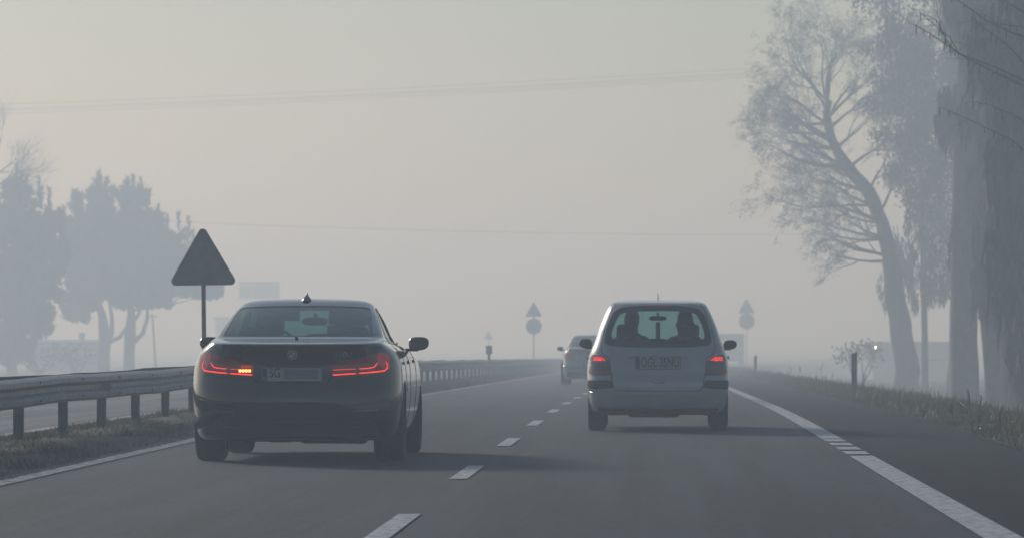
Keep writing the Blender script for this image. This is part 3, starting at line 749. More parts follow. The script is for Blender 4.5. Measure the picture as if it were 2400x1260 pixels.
def sedan(loc, rz, label, paint, detail=True, S=SED, group=None, ride=0.0, wr=.338):
    root = empty('saloon_car', loc, rz, label, 'car', group)
    rw = rounded([(-.672, 1.112), (.672, 1.112), (.598, 1.375), (.30, 1.391), (-.30, 1.391), (-.598, 1.375)], [.03, .03, .05, .2, .2, .05])
    ws = rounded([(-.655, 1.105), (.655, 1.105), (.57, 1.37), (-.57, 1.37)], .05)
    wsR = rounded([(0.0001, 1.105), (.655, 1.105), (.57, 1.37), (0.0001, 1.37)], [.0005, .05, .05, .0005]); wsL = [(-a, b) for a, b in wsR]
    sw1 = rounded([(.20, 1.06), (.98, 1.035), (.98, 1.375), (.62, 1.36), (.36, 1.24)], [.04, .02, .02, .08, .05])
    sw2 = rounded([(1.04, 1.035), (1.92, 1.06), (1.45, 1.30), (1.22, 1.375), (1.04, 1.38)], [.02, .03, .08, .05, .02])
    holes = [('rear', rw, 1), ('front', wsR, 1), ('front', wsL, -1)]
    for sg in (-1, 1): holes += [('side', sw1, sg), ('side', sw2, sg), ('side', arch(0, .34, .385, .195), sg), ('side', arch(2.975, .34, .385, .195), sg)]
    S.shell('body', holes, paint, root)
    g = S.patch('rear_window', rw, M_GLASSD, root, off=-.004, thick=.004, step=.05)
    S.patch('window_border', rw, M_BLACKP, g, off=-.0085, thick=.003, step=.03, hole=[(a * .955, 1.25 + (b - 1.25) * .86) for a, b in rw])
    o = S.patch('windscreen', wsR, M_GLASS, root, mode='front', off=-.004, thick=.004, step=.06)
    S.patch('windscreen', wsL, M_GLASS, root, mode='front', off=-.004, thick=.004, step=.06)
    for sg in (-1, 1):
        S.patch('side_window', sw1, M_GLASSD, root, 'side', -.006, .004, .06, sg=sg); S.patch('side_window', sw2, M_GLASSD, root, 'side', -.006, .004, .06, sg=sg)
        # bright trim round the side glass and the sill
        S.seam('window_trim', sw1 + [sw1[0]], M_BLACKP, root, 'side', .014, sg); S.seam('window_trim', sw2 + [sw2[0]], M_BLACKP, root, 'side', .014, sg)
        for yy, a in ((1.02, .30), (2.02, .32)): S.seam('door_gap', [(yy, 1.03), (yy + .01, .6), (yy - .02, a)], M_SEAM, root, 'side', .008, sg)
        S.seam('door_gap', [(.10, 1.03), (.25, .85), (.42, .62)], M_SEAM, root, 'side', .008, sg)
        for yy in (.42, 1.32):
            S.patch('door_handle', rounded([(yy, .865), (yy + .20, .868), (yy + .20, .893), (yy, .890)], .01), paint, root, 'side', .035, .022, .03, sg=sg)
        # wheel housing
        for yc in (0, 2.975):
            n = 20; vs = []; fs = []
            for x in (sg * .925, sg * .60):
                for k in range(n + 1): q = -0.2 + (PI + .4) * k / n; vs.append((x * (.985 if x * sg > .8 else 1), yc + .395 * math.cos(q), .34 + .395 * math.sin(q)))
            for k in range(n): fs.append((k, k + 1, n + 2 + k, n + 1 + k))
            fs.append(tuple(range(n + 1, 2 * n + 2))); mk('wheel_housing', vs, fs, M_BLACKP, root)
    for sg in (-1, 1):
        wheel(root, sg * .800, 0, wr, .265); wheel(root, sg * .805, 2.975, wr, .245)
    # underside: pan, rear axle beam, silencers
    bm = bmesh.new(); box(bm, (0, 1.45, .235), (1.28, 4.3, .10), .03); box(bm, (0, 0, .24), (1.2, .30, .12), .05); box(bm, (.30, -.55, .235), (.55, .36, .13), .05); box(bm, (-.15, -.2, .205), (.22, .6, .06), .02); box(bm, (.50, -.05, .20), (.20, .2, .09), .03)
    box(bm, (-.52, 0.0, .21), (.16, .25, .07), .02)
    bmo('underbody', bm, M_BLACKP, root)
    # bumper, valance, boot lid lines
    S.patch('rear_valance', rounded([(-.80, .212), (.80, .212), (.70, .385), (.42, .36), (-.42, .36), (-.70, .385)], [.04, .04, .05, .05, .05, .05]), M_BLACKP, root, off=.003, thick=.008)
    for sg in (-1, 1):
        S.patch('exhaust_tip', rounded([(sg * .46, .255), (sg * .62, .265), (sg * .61, .325), (sg * .46, .318)][::sg], .015), M_BLACKP, root, off=.014, thick=.012, step=.03)
        S.patch('bumper_reflector', rounded([(sg * .50, .45), (sg * .745, .462), (sg * .745, .478), (sg * .50, .468)][::sg], .006), M_LENSR, root, off=.004, thick=.006, step=.04)
    S.seam('boot_gap', [(-.765, 1.03), (-.64, .995), (-.655, .93), (-.345, .87), (-.33, .74), (-.30, .70), (.30, .70), (.33, .74), (.345, .87), (.655, .93), (.64, .995), (.765, 1.03)], M_SEAM, root, wd=.007)
    S.seam('bumper_gap', [(-.80, .775), (-.60, .745), (-.33, .735)], M_SEAM, root, wd=.007); S.seam('bumper_gap', [(.80, .775), (.60, .745), (.33, .735)], M_SEAM, root, wd=.007)
    S.seam('bumper_crease', [(-.84, .56), (-.5, .505), (0, .50), (.5, .505), (.84, .56)], M_PAINTD, root, wd=.014)
    # plate recess
    if detail:
        for sg in (-1, 1):
            tl = bpy.data.objects.new('tail_light', None); COL.objects.link(tl); tl.parent = root
            def mp(pts): return [(sg * a, b) for a, b in pts][::sg]
            S.patch('lens', rounded(mp([(-.845, .800), (-.34, .768), (-.335, .872), (-.40, .893), (-.60, .925), (-.76, .985), (-.845, .955)][::-1]), [.05, .05, .06, .04, .02, .03, .04]), M_LENS, tl, off=.006, thick=.012, step=.03)
            def bar(name, pts, r, m):
                pts = densify([(sg * a, b) for a, b in pts], .02, closed=False); tb = TB()
                tb.tube([S.point('rear', a, b, .006) for a, b in pts], [r * (.5 if i in (0, len(pts) - 1) else 1) for i in range(len(pts))], 8, cap=True); return tb.build(name, m, tl, smooth=True)
            bar('light_strip', [(-.800, .895), (-.812, .865), (-.812, .835), (-.79, .812), (-.70, .801), (-.575, .790)], .0058, M_LED)
            bar('light_strip', [(-.555, .789), (-.35, .776)], .0058, M_LED)
            bar('light_strip', [(-.735, .885), (-.705, .845), (-.66, .835), (-.58, .830)], .0045, M_LED)
            bar('light_strip', [(-.555, .828), (-.35, .820)], .0040, M_LEDLOW)
            # soft glow of the light guide in the outer corner
            S.patch('light_guide', rounded(mp([(-.835, .83), (-.775, .82), (-.735, .90), (-.725, .955), (-.76, .975), (-.83, .95)][::-1]), .02), M_GUIDE, tl, off=.0075, thick=.003, step=.03)
            if sg < 0:
                for k in range(4):
                    c = S.point('rear', -.462 + k * .028, .812, .010); bm = bmesh.new(); bmesh.ops.create_uvsphere(bm, u_segments=12, v_segments=8, radius=.0125, matrix=Matrix.Translation(c)); bmo('indicator_led', bm, M_LEDY, tl, smooth=True)
                for k in range(7):
                    for j in range(2):
                        c = S.point('rear', -.448 + k * .0145, .842 + j * .016, .008); bm = bmesh.new(); bmesh.ops.create_uvsphere(bm, u_segments=8, v_segments=6, radius=.0042, matrix=Matrix.Translation(c)); bmo('lamp_dot', bm, M_LEDLOW, tl, smooth=True)
        pp = plate_part(root, S, 0.0, .722, .838, .262, ['SG'], [-.152], .118, tx=0.012)
        bm = bmesh.new(); box(bm, (.075, -.0142, .006), (.30, .003, .085)); bmo('grey_patch', bm, M_GREYB, pp)
        text_mesh('model_lettering', '520d', .068, M_CHROME, root, lambda a, b, c: S.point('rear', .435 + a, .955 + b, .004 + c), sx=1.15, ext=.003, shear=.15)
        text_mesh('model_lettering', 'X', .042, M_CHROME, root, lambda a, b, c: S.point('rear', -.475 + a, .955 + b, .004 + c), sx=1.4, ext=.003)
        bd = bpy.data.objects.new('badge', None); COL.objects.link(bd); bd.parent = root; bd.location = S.point('rear', 0, .955, .006)
        def disc(name, r0, r1, a0, a1, y, m, n=24):
            vs = []; fs = []
            for k in range(n + 1):
                q = a0 + (a1 - a0) * k / n
                for r_ in (r0, r1):
                    for yy in (y, .004): vs.append((r_ * math.cos(q), yy, r_ * math.sin(q)))
            for k in range(n): b = 4 * k; fs += [(b, b + 2, b + 6, b + 4), (b + 2, b + 3, b + 7, b + 6), (b, b + 4, b + 5, b + 1)]
            mk(name, vs, fs, m, bd)
        disc('badge_rim', .038, .042, 0, 2 * PI, -.006, M_CHROME); disc('badge_ring', .026, .038, 0, 2 * PI, -.004, M_INK)
        disc('badge_rim', .0245, .026, 0, 2 * PI, -.006, M_CHROME)
        for k in range(4): disc('badge_quarter', .0005, .0245, k * PI / 2, (k + 1) * PI / 2, -.005, M_PLATE if k % 2 == 0 else mat('badge_blue', (.03, .13, .4), .4), 8)
        bm = bmesh.new()            # boot lid camera knob in front of the glass base
        box(bm, (0, -.56, 1.103), (.03, .04, .016), .005); bmo('boot_lid_button', bm, M_BLACKP, root)
        # roof antenna fin
        vs = []; fs = []; prof = [(0, .0), (.03, .012), (.09, .024), (.15, .032), (.165, .028), (.17, .0)]
        st = [(.60, .050, .006), (.64, .046, .030), (.68, .030, .034), (.67, .014, .052), (.66, .006, .072)]
        rings = []
        for (yb, hw, h) in [(0.0, .046, .0), (.012, .042, .014), (.030, .030, .030), (.055, .014, .046), (.078, .006, .066), (.084, .003, .074)]:
            rings.append([(hw * math.cos(2 * PI * i / 16), .66 + yb * .9 - .0 + (.10 - yb * .8) * math.sin(2 * PI * i / 16) * .8, S.par(S.v_of_z(1.44))[0] + .002 + h) for i in range(16)])
        for r_ in rings: vs += r_
        for k in range(5):
            for i in range(16): fs.append((k * 16 + i, k * 16 + (i + 1) % 16, (k + 1) * 16 + (i + 1) % 16, (k + 1) * 16 + i))
        fs.append(tuple(range(80, 96))); fs.append(tuple(range(15, -1, -1))); mk('roof_antenna', vs, fs, paint, root, smooth=True, sharp=60)
    else:
        for sg in (-1, 1):
            S.patch('tail_light', rounded([(sg * -.83, .79), (sg * -.50, .775), (sg * -.50, .90), (sg * -.76, .95), (sg * -.83, .93)][::-sg], .03), M_LEDFAR, root, off=.006, thick=.01, step=.04)
        plate_part(root, S, 0.0, .50, .61, .26, [], [], .1)
    for sg in (-1, 1): side_mirror(root, S, 1.78, 1.045, .875 if sg > 0 else .895, .190, .132, paint, sg)
    rear_bench(root, 1.2, .32, 1.09, (-.44, .44), .12, .30)
    for x in (-.31, .36):
        bm = bmesh.new(); box(bm, (x, 1.30, 1.315 if x < 0 else 1.30), (.40, .03, .11 if x < 0 else .15), .02, rot=Matrix.Rotation(math.radians(-8), 4, 'X')); bmo('sun_visor', bm, M_CLOTH, root, smooth=True)
    bm = bmesh.new(); box(bm, (0, 1.02, 1.385), (1.06, .5, .04), .015); bmo('roof_lining', bm, M_CLOTH, root)
    bm = bmesh.new(); box(bm, (.155, 1.75, 1.14), (.085, .05, .16), .012); box(bm, (.235, 1.78, 1.13), (.03, .04, .08), .008); bmo('phone_holder', bm, M_BLACKP, root)
    bm = bmesh.new(); box(bm, (0.02, 2.0, 1.10), (.24, .12, .08), .03); bmo('centre_display', bm, M_BLACKP, root)
    for sg in (-1, 1):
        bm = bmesh.new(); box(bm, (sg * .60, 1.0, 1.20), (.05, .16, .34), .02, rot=Matrix.Rotation(sg * math.radians(-18), 4, 'Y')); bmo('door_pillar', bm, M_CLOTH, root)
    for x in (-.37, .37): front_seat(root, x, 1.08, 1.06, hh=.17)
    dashboard(root, 1.3, 2.10, 1.06, -.37, (.02, 1.46, 1.255, .24, .075))
    return root
M_LEDFAR = mat('far_tail_lamp', (0.3, 0.02, 0.02), 0.4, emit=(1, .05, .04), estr=.05)
def car_at(px, y_ground, d, rz=-SL):
    return Vector(((px - 1200) / F * d, d, zr(d)))
d1 = 42.6
sedan(Vector(((706 - 1200) / F * d1, d1, 0)), -SL, 'dark glossy saloon car with one bright indicator and a fin on its roof', M_PAINTD)
L1 = Vector(((706 - 1200) / F * d1, d1, 0))
person('person driving the dark saloon, a dim shape through its rear window', L1 + Matrix.Rotation(-SL, 3, 'Z') @ Vector((-.37, 1.24, .50)), -SL, arms='wheel')
# ---- saloon far ahead
d3 = 138.0
SED3 = Surf([(r[0], r[1], r[2] * (.945 if r[0] < 1.05 else .98), *r[3:]) for r in [tuple(q) for q in SED.rows]])
sedan(Vector(((1390 - 1200) / F * d3, d3, zr(d3))), -SL, 'hazy grey saloon car far ahead in the left lane, half hidden by the silver car', M_PAINTG, detail=False, S=SED3)

# ---- the silver people carrier
MPV = Surf([
 (0.205, -0.50, 0.740, .45, 3.4, 3.20, .7, 2.6),
 (0.245, -0.62, 0.790, .50, 3.3, 3.28, .8, 2.6),
 (0.32, -0.675, 0.812, .52, 3.2, 3.33, .85, 2.6),
 (0.42, -0.70, 0.824, .54, 3.1, 3.36, .9, 2.5),
 (0.54, -0.705, 0.832, .54, 3.1, 3.36, .9, 2.5),
 (0.590, -0.697, 0.837, .54, 3.1, 3.35, .9, 2.5),
 (0.605, -0.692, 0.838, .54, 3.1, 3.35, .9, 2.5),
 (0.66, -0.66, 0.838, .54, 3.1, 3.33, .9, 2.5),
 (0.76, -0.64, 0.832, .54, 3.1, 3.25, .9, 2.5),
 (0.87, -0.61, 0.815, .54, 3.1, 3.00, .9, 2.5),
 (0.95, -0.585, 0.790, .52, 3.1, 2.70, .85, 2.6),
 (1.00, -0.565, 0.768, .50, 3.1, 2.45, .8, 2.8),
 (1.10, -0.515, 0.732, .46, 3.1, 2.22, .8, 2.8),
 (1.20, -0.460, 0.700, .42, 3.1, 2.02, .8, 2.8),
 (1.30, -0.395, 0.662, .40, 3.0, 1.82, .75, 2.8),
 (1.40, -0.315, 0.618, .38, 3.0, 1.62, .7, 2.8),
 (1.47, -0.245, 0.580, .36, 3.0, 1.46, .65, 2.8),
 (1.495, -0.205, 0.560, .34, 2.9, 1.38, .6, 2.8),
 (1.513, -0.12, 0.535, .32, 2.8, 1.28, .5, 2.6),
 (1.528, 0.06, 0.500, .30, 2.6, 1.15, .4, 2.4),
 (1.541, 0.28, 0.430, .20, 2.4, 1.02, .25, 2.2),
 (1.549, 0.48, 0.300, .10, 2.2, 0.88, .12, 2.2),
 (1.552, 0.68, 0.004, .003, 2.0, 0.69, .003, 2.0)])
def mpv(loc, rz, label):
    S = MPV; paint = M_PAINTS; root = empty('people_carrier', loc, rz, label, 'car')
    rw = rounded([(-.640, 1.010), (-.30, .985), (.30, .985), (.640, 1.010), (.610, 1.20), (.520, 1.435), (.25, 1.478), (-.25, 1.478), (-.520, 1.435), (-.610, 1.20)], [.12, .2, .2, .12, .15, .10, .2, .2, .10, .15])
    wsR = rounded([(0.0001, 1.03), (.66, 1.03), (.55, 1.43), (0.0001, 1.44)], [.0005, .05, .06, .0005]); wsL = [(-a, b) for a, b in wsR]
    sw = [rounded([(-.08, 1.03), (.42, 1.02), (.42, 1.40), (.14, 1.39)], [.05, .02, .03, .05]), rounded([(.48, 1.02), (1.18, 1.01), (1.18, 1.41), (.48, 1.41)], .03), rounded([(1.24, 1.01), (2.06, 1.02), (1.50, 1.40), (1.24, 1.41)], [.02, .03, .08, .02])]
    holes = [('rear', rw, 1), ('front', wsR, 1), ('front', wsL, -1)]
    for sg in (-1, 1): holes += [('side', q, sg) for q in sw] + [('side', arch(0, .31, .345, .20), sg), ('side', arch(2.58, .31, .345, .20), sg)]
    S.shell('body', holes, paint, root)
    g = S.patch('rear_window', rw, M_GLASS, root, off=-.003, thick=.004, step=.05)
    S.patch('window_border', rw, M_BLACKP, g, off=.0015, thick=.003, step=.03, hole=rounded([(-.555, 1.075), (.555, 1.075), (.535, 1.20), (.455, 1.385), (.22, 1.418), (-.22, 1.418), (-.455, 1.385), (-.535, 1.20)], [.07, .07, .1, .06, .1, .1, .06, .1]))
    for q in (wsR, wsL): S.patch('windscreen', q, M_GLASS, root, mode='front', off=-.004, thick=.004, step=.06)
    for sg in (-1, 1):
        for q in sw: S.patch('side_window', q, M_GLASSD, root, 'side', -.006, .004, .06, sg=sg)
        for yy in (.45, 1.21, 2.1): S.seam('door_gap', [(yy, 1.0), (yy, .6), (yy, .3)], M_SEAM, root, 'side', .008, sg)
        for yy in (.52, 1.30): S.patch('door_handle', rounded([(yy, .84), (yy + .18, .845), (yy + .18, .875), (yy, .870)], .01), paint, root, 'side', .035, .022, .03, sg=sg)
        for yc in (0, 2.58):
            n = 20; vs = []; fs = []
            for x in (sg * .815, sg * .56):
                for k in range(n + 1): q = -0.2 + (PI + .4) * k / n; vs.append((x, yc + .355 * math.cos(q), .31 + .355 * math.sin(q)))
            for k in range(n): fs.append((k, k + 1, n + 2 + k, n + 1 + k))
            fs.append(tuple(range(n + 1, 2 * n + 2))); mk('wheel_housing', vs, fs, M_BLACKP, root)
        wheel(root, sg * .722, 0, .315, .205); wheel(root, sg * .722, 2.58, .315, .205)
        # tail lamp in three bands
        tl = bpy.data.objects.new('tail_light', None); COL.objects.link(tl); tl.parent = root
        def mp(pts): return [(sg * a, b) for a, b in pts][::-sg]
        S.patch('red_lens', rounded(mp([(-.800, .845), (-.765, .902), (-.64, .875), (-.575, .825), (-.790, .815)]), .012), M_LENSR, tl, off=.008, thick=.014, step=.03)
        S.patch('lamp_or_glint', rounded(mp([(-.745, .875), (-.66, .872), (-.600, .832), (-.755, .826)]), .012), M_LEDLOW, tl, off=.0105, thick=.004, step=.03)
        c = S.point('rear', sg * -.675, .835, .014) if sg > 0 else S.point('rear', .675, .835, .014)
        c = S.point('rear', sg * .675, .835, .014); bm = bmesh.new(); bmesh.ops.create_uvsphere(bm, u_segments=10, v_segments=8, radius=.011, matrix=Matrix.Translation(c)); bmo('bulb', bm, M_LED, tl, smooth=True)
        S.patch('clear_lens', rounded(mp([(-.790, .815), (-.575, .824), (-.555, .745), (-.803, .735)]), .008), M_LENSC, tl, off=.008, thick=.014, step=.03)
        S.patch('red_lens', rounded(mp([(-.803, .735), (-.555, .744), (-.548, .662), (-.775, .660), (-.805, .68)]), .012), M_LENSR, tl, off=.008, thick=.014, step=.03)
        S.patch('bumper_trim', rounded(mp([(-.815, .600), (-.545, .598), (-.525, .512), (-.815, .495)]), .014), M_BLACKP, root, off=.012, thick=.02, step=.04)
        S.seam('roof_gutter', [(sg * .497, 1.535 - .02), (sg * .50, 1.49), (sg * .512, 1.455)], M_SEAM, root, wd=.010)
        S.seam('roof_gutter', [(sg * .455, 1.525), (sg * .46, 1.50)], M_SEAM, root, wd=.006)
        S.seam('tailgate_gap', [(sg * .530, 1.46), (sg * .628, 1.20), (sg * .672, 1.00), (sg * .655, .915), (sg * .575, .86), (sg * .545, .66), (sg * .52, .52), (sg * .48, .478), (0, .472)], M_SEAM, root, wd=.008)
        side_mirror(root, S, 1.75, 1.01 + (.015 if sg < 0 else 0), .80, .165, .118, M_BLACKP, sg, e=2.7)
    # number plate in a shallow recess with a lip above
    S.patch('plate_lip', rounded([(-.345, .868), (.345, .868), (.33, .888), (-.33, .888)], .008), paint, root, off=.022, thick=.024, step=.04)
    plate_part(root, S, 0.0, .738, .876, .258, ['OGL 35NU'], [.022], .155, sxx=.60)
    # handle recess with oval badge
    S.patch('tailgate_handle', [(.078 * math.cos(2 * PI * k / 24), .608 + .040 * math.sin(2 * PI * k / 24)) for k in range(24)], paint, root, off=.010, thick=.012, step=.02)
    S.seam('handle_shadow_gap', [(-.078, .592), (-.04, .572), (.04, .572), (.078, .592)], M_SEAM, root, wd=.012, off=.004)
    S.patch('lock_cover', rounded([(-.30, .568), (-.275, .570), (-.275, .582), (-.30, .580)], .004), M_CHROME, root, off=.006, thick=.006, step=.02)
    S.seam('bumper_crease', [(-.80, .46), (-.4, .425), (.4, .425), (.80, .46)], M_PAINTS, root, wd=.012)
    S.patch('rear_valance', rounded([(-.73, .213), (.73, .213), (.70, .275), (-.70, .275)], .02), M_BLACKP, root, off=.006, thick=.012)
    S.patch('high_brake_light', rounded([(-.16, 1.442), (.16, 1.442), (.15, 1.468), (-.15, 1.468)], .006), M_LENS, root, off=.006, thick=.006, step=.03)
    # wiper
    tb = TB(); tb.tube([S.point('rear', 0, 1.005, .012), S.point('rear', .05, 1.03, .02), S.point('rear', .40, 1.065, .015)], .008, 6, cap=True); tb.build('rear_wiper', M_BLACKP, root)
    tb = TB(); tb.tube([(0, .95, 1.55), (0.004, .90, 1.575), (0, .80, 1.63)], [.007, .005, .003], 6, cap=True); tb.build('roof_antenna', M_BLACKP, root)
    bm = bmesh.new(); box(bm, (0, 1.25, .245), (1.2, 3.6, .10), .03); box(bm, (0, 0.0, .25), (1.15, .16, .10), .04); box(bm, (-.05, -.35, .225), (.62, .30, .12), .05); box(bm, (.10, -.40, .195), (.10, .1, .07), .02); box(bm, (.55, -.40, .215), (.10, .1, .05), .02); box(bm, (-.5, -.42, .215), (.16, .1, .05), .02)
    bmo('underbody', bm, M_BLACKP, root)
    rear_bench(root, 1.15, .30, 1.00, (-.36, 0.0, .36), .10, .24)
    for x in (-.37, .37): front_seat(root, x, 1.05, 1.05, hw=.26, hh=.15)
    dashboard(root, 1.35, 2.15, 1.06, -.35, (.0, 1.52, 1.335, .215, .060))
    # a phone cradle hanging low on the windscreen
    bm = bmesh.new(); box(bm, (0, 1.78, 1.16), (.055, .05, .26), .02); bmo('phone_cradle', bm, M_BLACKP, root)
    return root
d2 = 56.1; L2 = Vector(((1542 - 1200) / F * d2, d2, zr(d2)))
mpv(L2, -SL, 'silver people carrier in the right lane with two people inside')
Rm = Matrix.Rotation(-SL, 3, 'Z')
person('person in the driving seat of the silver car, head turned slightly right', L2 + Rm @ Vector((-.31, 1.22, .62)), -SL, turn=-.45, coat=(.03, .03, .035))
person('person with fuller hair in the passenger seat of the silver car', L2 + Rm @ Vector((.33, 1.22, .62)), -SL, arms='lap', longhair=True, hair=(.02, .014, .01), coat=(.05, .04, .045))

# ---- box van very far off
def van():
    d = 455; p = R(d, 1.75); root = empty('box_van', p, -(SL + (d - 240) / 3280), 'faint box van nearly lost in the fog in the right lane beyond the silver car', 'van')
    bm = bmesh.new(); box(bm, (0, 2.6, 1.85), (2.3, 4.6, 2.4), .05); bmo('cargo_box', bm, mat('van_white', (.42, .43, .45), .5), root)
    bm = bmesh.new(); box(bm, (0, 5.8, 1.45), (2.0, 1.8, 1.8), .25, seg=4); bmo('cab', bm, mat('van_white', (.42, .43, .45), .5), root, smooth=True)
    bm = bmesh.new(); box(bm, (0, 3.2, .55), (1.0, 6.4, .25), .03); box(bm, (0, .32, .5), (2.1, .1, .12), .02); bmo('chassis', bm, M_BLACKP, root)
    for sg in (-1, 1):
        bm = bmesh.new(); box(bm, (sg * .57, .285, 1.85), (1.10, .03, 2.25), .02); box(bm, (sg * .12, .26, 1.7), (.04, .03, 1.7), .005); bmo('rear_door', bm, mat('van_white', (.42, .43, .45), .5), root)
        bm = bmesh.new(); box(bm, (sg * .98, .26, .62), (.22, .05, .10), .01); bmo('tail_light', bm, M_LENSR, root)
        wheel(root, sg * .92, 1.5, .38, .25); wheel(root, sg * .9, 5.6, .38, .25)
van()

# ---------------------------------------------------------------- trees
def rv(r): 
    while True:
        v = Vector((r.uniform(-1, 1), r.uniform(-1, 1), r.uniform(-1, 1)))
        if 0.05 < v.length < 1: return v.normalized()
def grow(tb, lf, r, p, dirv, length, rad, depth, maxd, up=0.15, droop=0.0, leafn=3, spread=0.55, leaf=None, wig=0.22, kids=(3, 5), shrink=.62):
    n = 5 if depth < 2 else 4; pts = [p.copy()]; rr = [rad]; dv = dirv.normalized(); q = p.copy()
    for i in range(n):
        dv = (dv + rv(r) * wig + Vector((0, 0, up if depth < maxd - 1 else up - droop))).normalized(); q = q + dv * (length / n); pts.append(q.copy()); rr.append(max(0.006, rad * (1 - 0.75 * (i + 1) / n)))
    tb.tube(pts, rr, 6 if depth < 1 else (4 if depth < 3 else 3))
    if depth >= maxd:
        if leaf:
            for _ in range(leafn):
                k = r.randint(1, n); leaf(lf, r, pts[k])
        return
    for _ in range(r.randint(*kids)):
        k = r.uniform(0.25, 1.0) * n; i = min(n - 1, int(k)); b = pts[i].lerp(pts[i + 1], k - i)
        nd = ((pts[i + 1] - pts[i]).normalized() + rv(r) * spread * 1.5).normalized()
        grow(tb, lf, r, b, nd, length * shrink * r.uniform(.75, 1.2), rr[i] * .6, depth + 1, maxd, up, droop, leafn, spread, leaf, wig, kids, shrink)
def leaf_small(size):
    def f(lf, r, p):
        a = rv(r) * size; b = rv(r) * size * .5; o = p + rv(r) * size * 1.2; lf.quad(o - a * .5, o + b * .5, o + a * .5, o - b * .5)
    return f
def leaf_hang(ln, wd):
    def f(lf, r, p):
        o = p + rv(r) * .12; s = Vector((r.uniform(-1, 1), r.uniform(-1, 1), 0)) * wd; l = ln * r.uniform(.5, 1.3)
        q = o + Vector((r.uniform(-.08, .08), r.uniform(-.08, .08), -l * .5)); e = o + Vector((r.uniform(-.15, .15), r.uniform(-.1, .1), -l))
        lf.quad(o - s, o + s, q + s, q - s); lf.quad(q - s, q + s, e + s * .2, e - s * .2)
    return f
def lobes_fill(lf, r, lobes, dens, blade):
    for (c, rx, ry, rz_) in lobes:
        n = int(dens * (rx * rz_ + ry * rz_ + rx * ry) / 1.5)
        for _ in range(int(n * .42)):
            v = rv(r) * (r.uniform(.1, .82) ** .5); blade(lf, r, c + Vector((v.x * rx, v.y * ry, v.z * rz_)))
        K = 16; m = max(4, int(n * .62 / K))
        for _ in range(K):      # smaller tufts that break up the outline
            v = rv(r) * r.uniform(.62, 1.12); s = r.uniform(.16, .34); cc = c + Vector((v.x * rx, v.y * ry, v.z * rz_))
            for _ in range(m):
                u = rv(r) * (r.random() ** .5) * s; blade(lf, r, cc + Vector((u.x * rx, u.y * ry, u.z * rz_ * 1.2)))
def needle_clump(size, n=9):
    def f(lf, r, p):
        ax = (Vector((r.uniform(-.5, .5), r.uniform(-.5, .5), 1))).normalized()
        for _ in range(n):
            d = (ax * .9 + rv(r) * .8).normalized(); l = size * r.uniform(.6, 1.2); s = d.cross(rv(r)); s.normalize(); s *= size * .13; o = p + rv(r) * size * .25
            lf.tri(o - s, o + s, o + d * l)
    return f
def spike(size):       # an upright candle of needles that pokes out of the outline
    def f(lf, r, p, h):
        for k in range(26):
            z = h * k / 26; d = (Vector((r.uniform(-1, 1), r.uniform(-1, 1), 1.1))).normalized(); l = size * (1.1 - .5 * k / 26) * r.uniform(.7, 1.2); s = d.cross(rv(r)).normalized() * size * .15; o = p + Vector((0, 0, z))
            lf.tri(o - s, o + s, o + d * l)
    return f
def PL(lst, d):        # lobes given by where they stand out against the fog, at distance d
    s = d / F; return [(P(x, y, d + dy), rx * s, rx * s * .9, ry * s) for (x, y, rx, ry, dy) in lst]

def pine(label, d, trunk, lobes, spikes, m, branches, dens=115, seed=1, size=.52, group='pines beyond the opposite carriageway'):
    r = random.Random(seed); base = P(trunk[0][0], 0, d); g = ground_at(base.x, d)
    root = empty('pine_tree', Vector((base.x, d, g)), 0, label, 'tree', group); off = -root.location
    tb = TB(); pts = [Vector((base.x, d, g - .2))] + [P(x, y, d) for x, y, w_ in trunk[1:]]
    tb.tube([q + off for q in pts], [t[2] / 2 * d / F for t in trunk], 10)
    for br in branches:
        tb.tube([P(x, y, d + k * .15) + off for k, (x, y, w_) in enumerate(br)], [w_ / 2 * d / F for x, y, w_ in br], 7)
    lb = PL(lobes, d)
    lb = [(c, rx * 1.18, ry, rz_ * 1.04) for c, rx, ry, rz_ in lb]
    for (c, rx, ry, rz_) in lb:      # limbs reaching into each lobe
        a = pts[-1].lerp(pts[-2], r.uniform(0, .8)); tb.tube([a + off, a.lerp(c, .5) + off + Vector((0, 0, -.15)), c + off], [.09, .05, .02], 5)
    tb.build('trunk', M_BARK, root, smooth=True)
    lf = TB(); lobes_fill(lf, r, [(c + off, a, b, e) for c, a, b, e in lb], dens, needle_clump(size))
    sp = spike(size * 1.25)
    for (x, y0, y1) in spikes: p = P(x, y1, d + r.uniform(-.5, .5)) + off; sp(lf, r, p, (y1 - y0) * d / F)
    lf.build('crown', m, root)
pine('broad pine with a forked trunk, left one of the pair behind the warning sign', 385, [(243, 900, 34), (243, 830, 30), (246, 790, 30), (240, 740, 20), (225, 690, 12)],
     [(235, 475, 28, 48, 0), (212, 545, 42, 55, .5), (195, 620, 45, 75, 0), (250, 560, 38, 60, -.6), (245, 640, 60, 70, .6), (178, 480, 12, 26, 0), (205, 690, 40, 32, 0), (165, 560, 22, 45, .4), (180, 735, 28, 22, 0), (148, 700, 18, 14, .2)],
     [(231, 400, 440), (250, 418, 440), (172, 452, 480), (184, 455, 480), (205, 480, 520), (262, 440, 480)], M_NEEDLE,
     [[(250, 800, 14), (262, 780, 12), (262, 740, 10), (255, 700, 6)], [(256, 800, 12), (280, 790, 10), (300, 760, 7), (305, 720, 5)]], seed=21)
